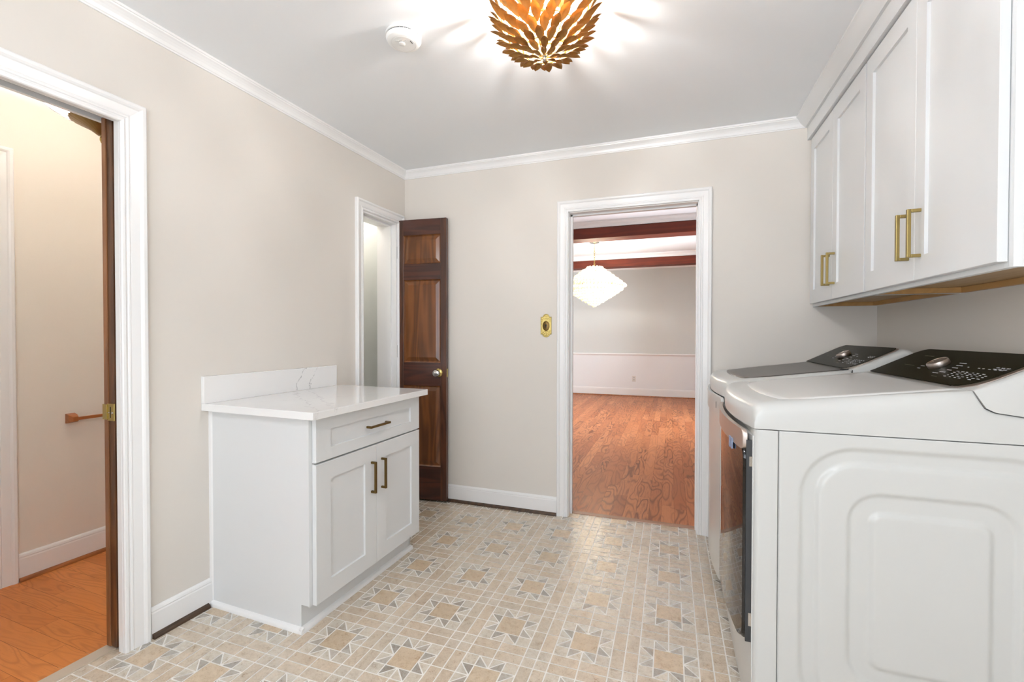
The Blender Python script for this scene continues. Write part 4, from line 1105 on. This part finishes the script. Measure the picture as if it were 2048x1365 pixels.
    for s_ in (0.100, 0.072, 0.064, 0.056, 0.046, 0.038):
        for k in range(7):
            if random.random() < 0.75: mk(s_, yc - 0.135 - k * 0.024 + random.uniform(-0.003, 0.003), random.uniform(0.006, 0.014))
    for s_ in (0.112, 0.104):
        for k in range(3): mk(s_, yc - 0.245 - k * 0.020, 0.012)
    mk(0.145, yc + 0.175, 0.060, 0.0045, True); mk(0.075, yc + 0.165, 0.070, 0.002, True); mk(0.03, yc - 0.09, 0.030, 0.002, True)
    for dim in (False, True):
        q = MB()
        for s_, dy, L_, hg, dm_ in marks:
            if dm_ != dim: continue
            y = yc + dy - L_ / 2; end = y + L_
            while y < end:
                w_ = random.uniform(0.0010, 0.0022); h_ = hg * random.uniform(0.65, 1.0)
                pts = [(s_, y), (s_, y + w_), (s_ + h_, y + w_), (s_ + h_, y)]
                q.loft([[on_slope(a, b_, 0.0038) for a, b_ in pts], [on_slope(a, b_, 0.0043) for a, b_ in pts]])
                y += w_ + random.uniform(0.0004, 0.0009)
        q.build('printed_legend', M['print_dim'] if dim else M['print'], cp, shc)
    if not dryer:
        # hinge notch of the lid
        q = MB().box(2.640, 2.667, yn + 0.036, yn + 0.060, 1.064, 1.0775); q.build('lid_hinge', M['black'], t, shc, bevel=0.002)
        q = MB().box(2.664, 2.667, yn - 0.0005, yn + 0.034, 1.045, 1.0750); q.build('seam', M['gapdark'], t, shc)
appliance('clothes_dryer', 'white dryer with dark glass front door, nearest the camera', 'dryer', -1.460, -0.775, 0.0, True)
appliance('washing_machine', 'white washing machine with smoked grey lid beside the back wall', 'washer', -0.745, -0.060, 0.0, False, -0.045)

# ------------------------------------------------------------------ keyhole plate on the back wall
def keyplate(cx, cz):
    t = thing('keyhole_plate', 'ornate antique brass keyhole plate on the back wall left of the doorway', 'keyhole plate', (cx, 0, cz))
    hw, hh = 0.038, 0.060
    def arc(c, r, a0, a1, n): return [(c[0] + r * math.cos(a0 + (a1 - a0) * i / n), c[1] + r * math.sin(a0 + (a1 - a0) * i / n)) for i in range(n + 1)]
    out = [(hw, -hh), (hw, hh), (0.025, hh)] + arc((0, hh - 0.004), 0.024, 0.25, PI - 0.25, 12) + [(-0.025, hh), (-hw, hh), (-hw, -hh), (-0.028, -hh)] + arc((0, -hh + 0.010), 0.029, PI + 0.45, 2 * PI - 0.45, 12) + [(0.028, -hh)]
    def R_(k, y): return [(cx + x * k, y, cz + z * (1 - (1 - k) * 0.55)) for x, z in out]
    m = MB(); m.loft([R_(1, -0.0002), R_(1, -0.003), R_(0.95, -0.0045), R_(0.88, -0.0045), R_(0.84, -0.0025), R_(0.80, -0.0025)])
    m.build('backplate', M['polbrass'], t)
    m = MB(); n = 28
    def E_(a, b_, y, dz=0.0): return [(cx + a * math.cos(2 * PI * i / n), y, cz - 0.002 + dz + b_ * math.sin(2 * PI * i / n)) for i in range(n)]
    m.loft([E_(0.025, 0.035, -0.0024), E_(0.024, 0.034, -0.0055), E_(0.021, 0.031, -0.0060), E_(0.018, 0.028, -0.0035), E_(0.012, 0.020, -0.0042), E_(0.010, 0.017, -0.0055)])
    m.build('oval_boss', M['bronze'], t, smooth=True)
    m = MB()
    def orn(pts, r=0.0013): m.tube([(cx + x, -0.0042, cz + z) for x, z in pts], r, 6)
    orn([(-0.028, 0.040), (-0.018, 0.048), (-0.008, 0.044), (0, 0.052), (0.008, 0.044), (0.018, 0.048), (0.028, 0.040)])
    orn([(-0.024, 0.058), (-0.012, 0.066), (0, 0.061), (0.012, 0.066), (0.024, 0.058)])
    orn([(-0.030, -0.052), (-0.020, -0.046), (-0.010, -0.040), (0, -0.038), (0.010, -0.040), (0.020, -0.046), (0.030, -0.052)], 0.002)
    orn([(-0.018, -0.058), (-0.008, -0.050), (0, -0.048), (0.008, -0.050), (0.018, -0.058), (0.008, -0.066), (0, -0.069), (-0.008, -0.066), (-0.018, -0.058)])
    orn([(0, -0.052), (0, -0.066)], 0.002)
    for sx in (-1, 1):
        orn([(sx * 0.030, 0.030), (sx * 0.024, 0.034), (sx * 0.022, 0.028)]); orn([(sx * 0.030, -0.034), (sx * 0.024, -0.040), (sx * 0.021, -0.034)], 0.0018)
        for k in range(20): m.lathe([(0, -0.0012), (0.0012, 0), (0, 0.0012)], (cx + sx * 0.0365, -0.0045, cz - 0.056 + k * 0.0059), 6)
    m.build('relief_ornament', M['polbrass'], t, smooth=True)
    kh = arc((0, 0.003), 0.0062, -PI / 2 + 0.5, PI * 1.5 - 0.5, 14) + [(-0.0042, -0.013), (0.0042, -0.013)]
    MB().loft([[(cx + x, -0.0040, cz + z) for x, z in kh], [(cx + x, -0.0060, cz + z) for x, z in kh]]).build('keyhole', M['black'], t)
keyplate(1.109, 1.284)

# ------------------------------------------------------------------ outlet on the far dining wall
def outlet(cx, cz):
    y = DY1 - 0.004
    t = thing('wall_outlet', 'small pale outlet cover low on the far dining wall', 'outlet', (cx, y, cz))
    MB().box(cx - 0.036, cx + 0.036, y - 0.006, y, cz - 0.058, cz + 0.058).build('cover_plate', M['offwhite'], t, bevel=0.003)
    for dz in (-0.022, 0.022):
        o = MB().box(cx - 0.017, cx + 0.017, y - 0.0085, y - 0.0061, cz + dz - 0.014, cz + dz + 0.014).build('receptacle', M['lid_grey'], t, bevel=0.004)
        m = MB(); m.box(cx - 0.009, cx - 0.006, y - 0.0092, y - 0.008, cz + dz - 0.002, cz + dz + 0.009); m.box(cx + 0.006, cx + 0.009, y - 0.0092, y - 0.008, cz + dz - 0.002, cz + dz + 0.009); m.build('slots', M['gapdark'], o)
outlet(1.222, 0.352)

# ------------------------------------------------------------------ added fill globes, unseen: behind the camera, and in the closet
def globe(cx, cy, r, label, frame=ID, strength=60, col=(1, 0.95, 0.88, 1)):
    t = thing('fill_globe', label, 'ceiling lamp', (cx, cy, H), frame)
    MB().lathe([(0, 0), (r * 0.8, 0), (r * 0.8, -0.02), (0, -0.02)], (cx, cy, H), 32).build('canopy', M['white'], t, frame, smooth=True, angle=30)
    n = 12
    MB().lathe([(r * math.sin(PI * i / n), -0.02 - r + r * math.cos(PI * i / n)) for i in range(n + 1)], (cx, cy, H), 32).build('fill_sphere', emit('fill_glow', col, strength), t, frame, smooth=True)
globe(1.55, -3.45, 0.13, 'added unseen fill globe on the ceiling behind the viewer', strength=27, col=(0.95, 0.97, 1.0, 1))
globe(-0.40, -0.27, 0.06, 'small unseen fill globe added on the closet ceiling', LW, 26)
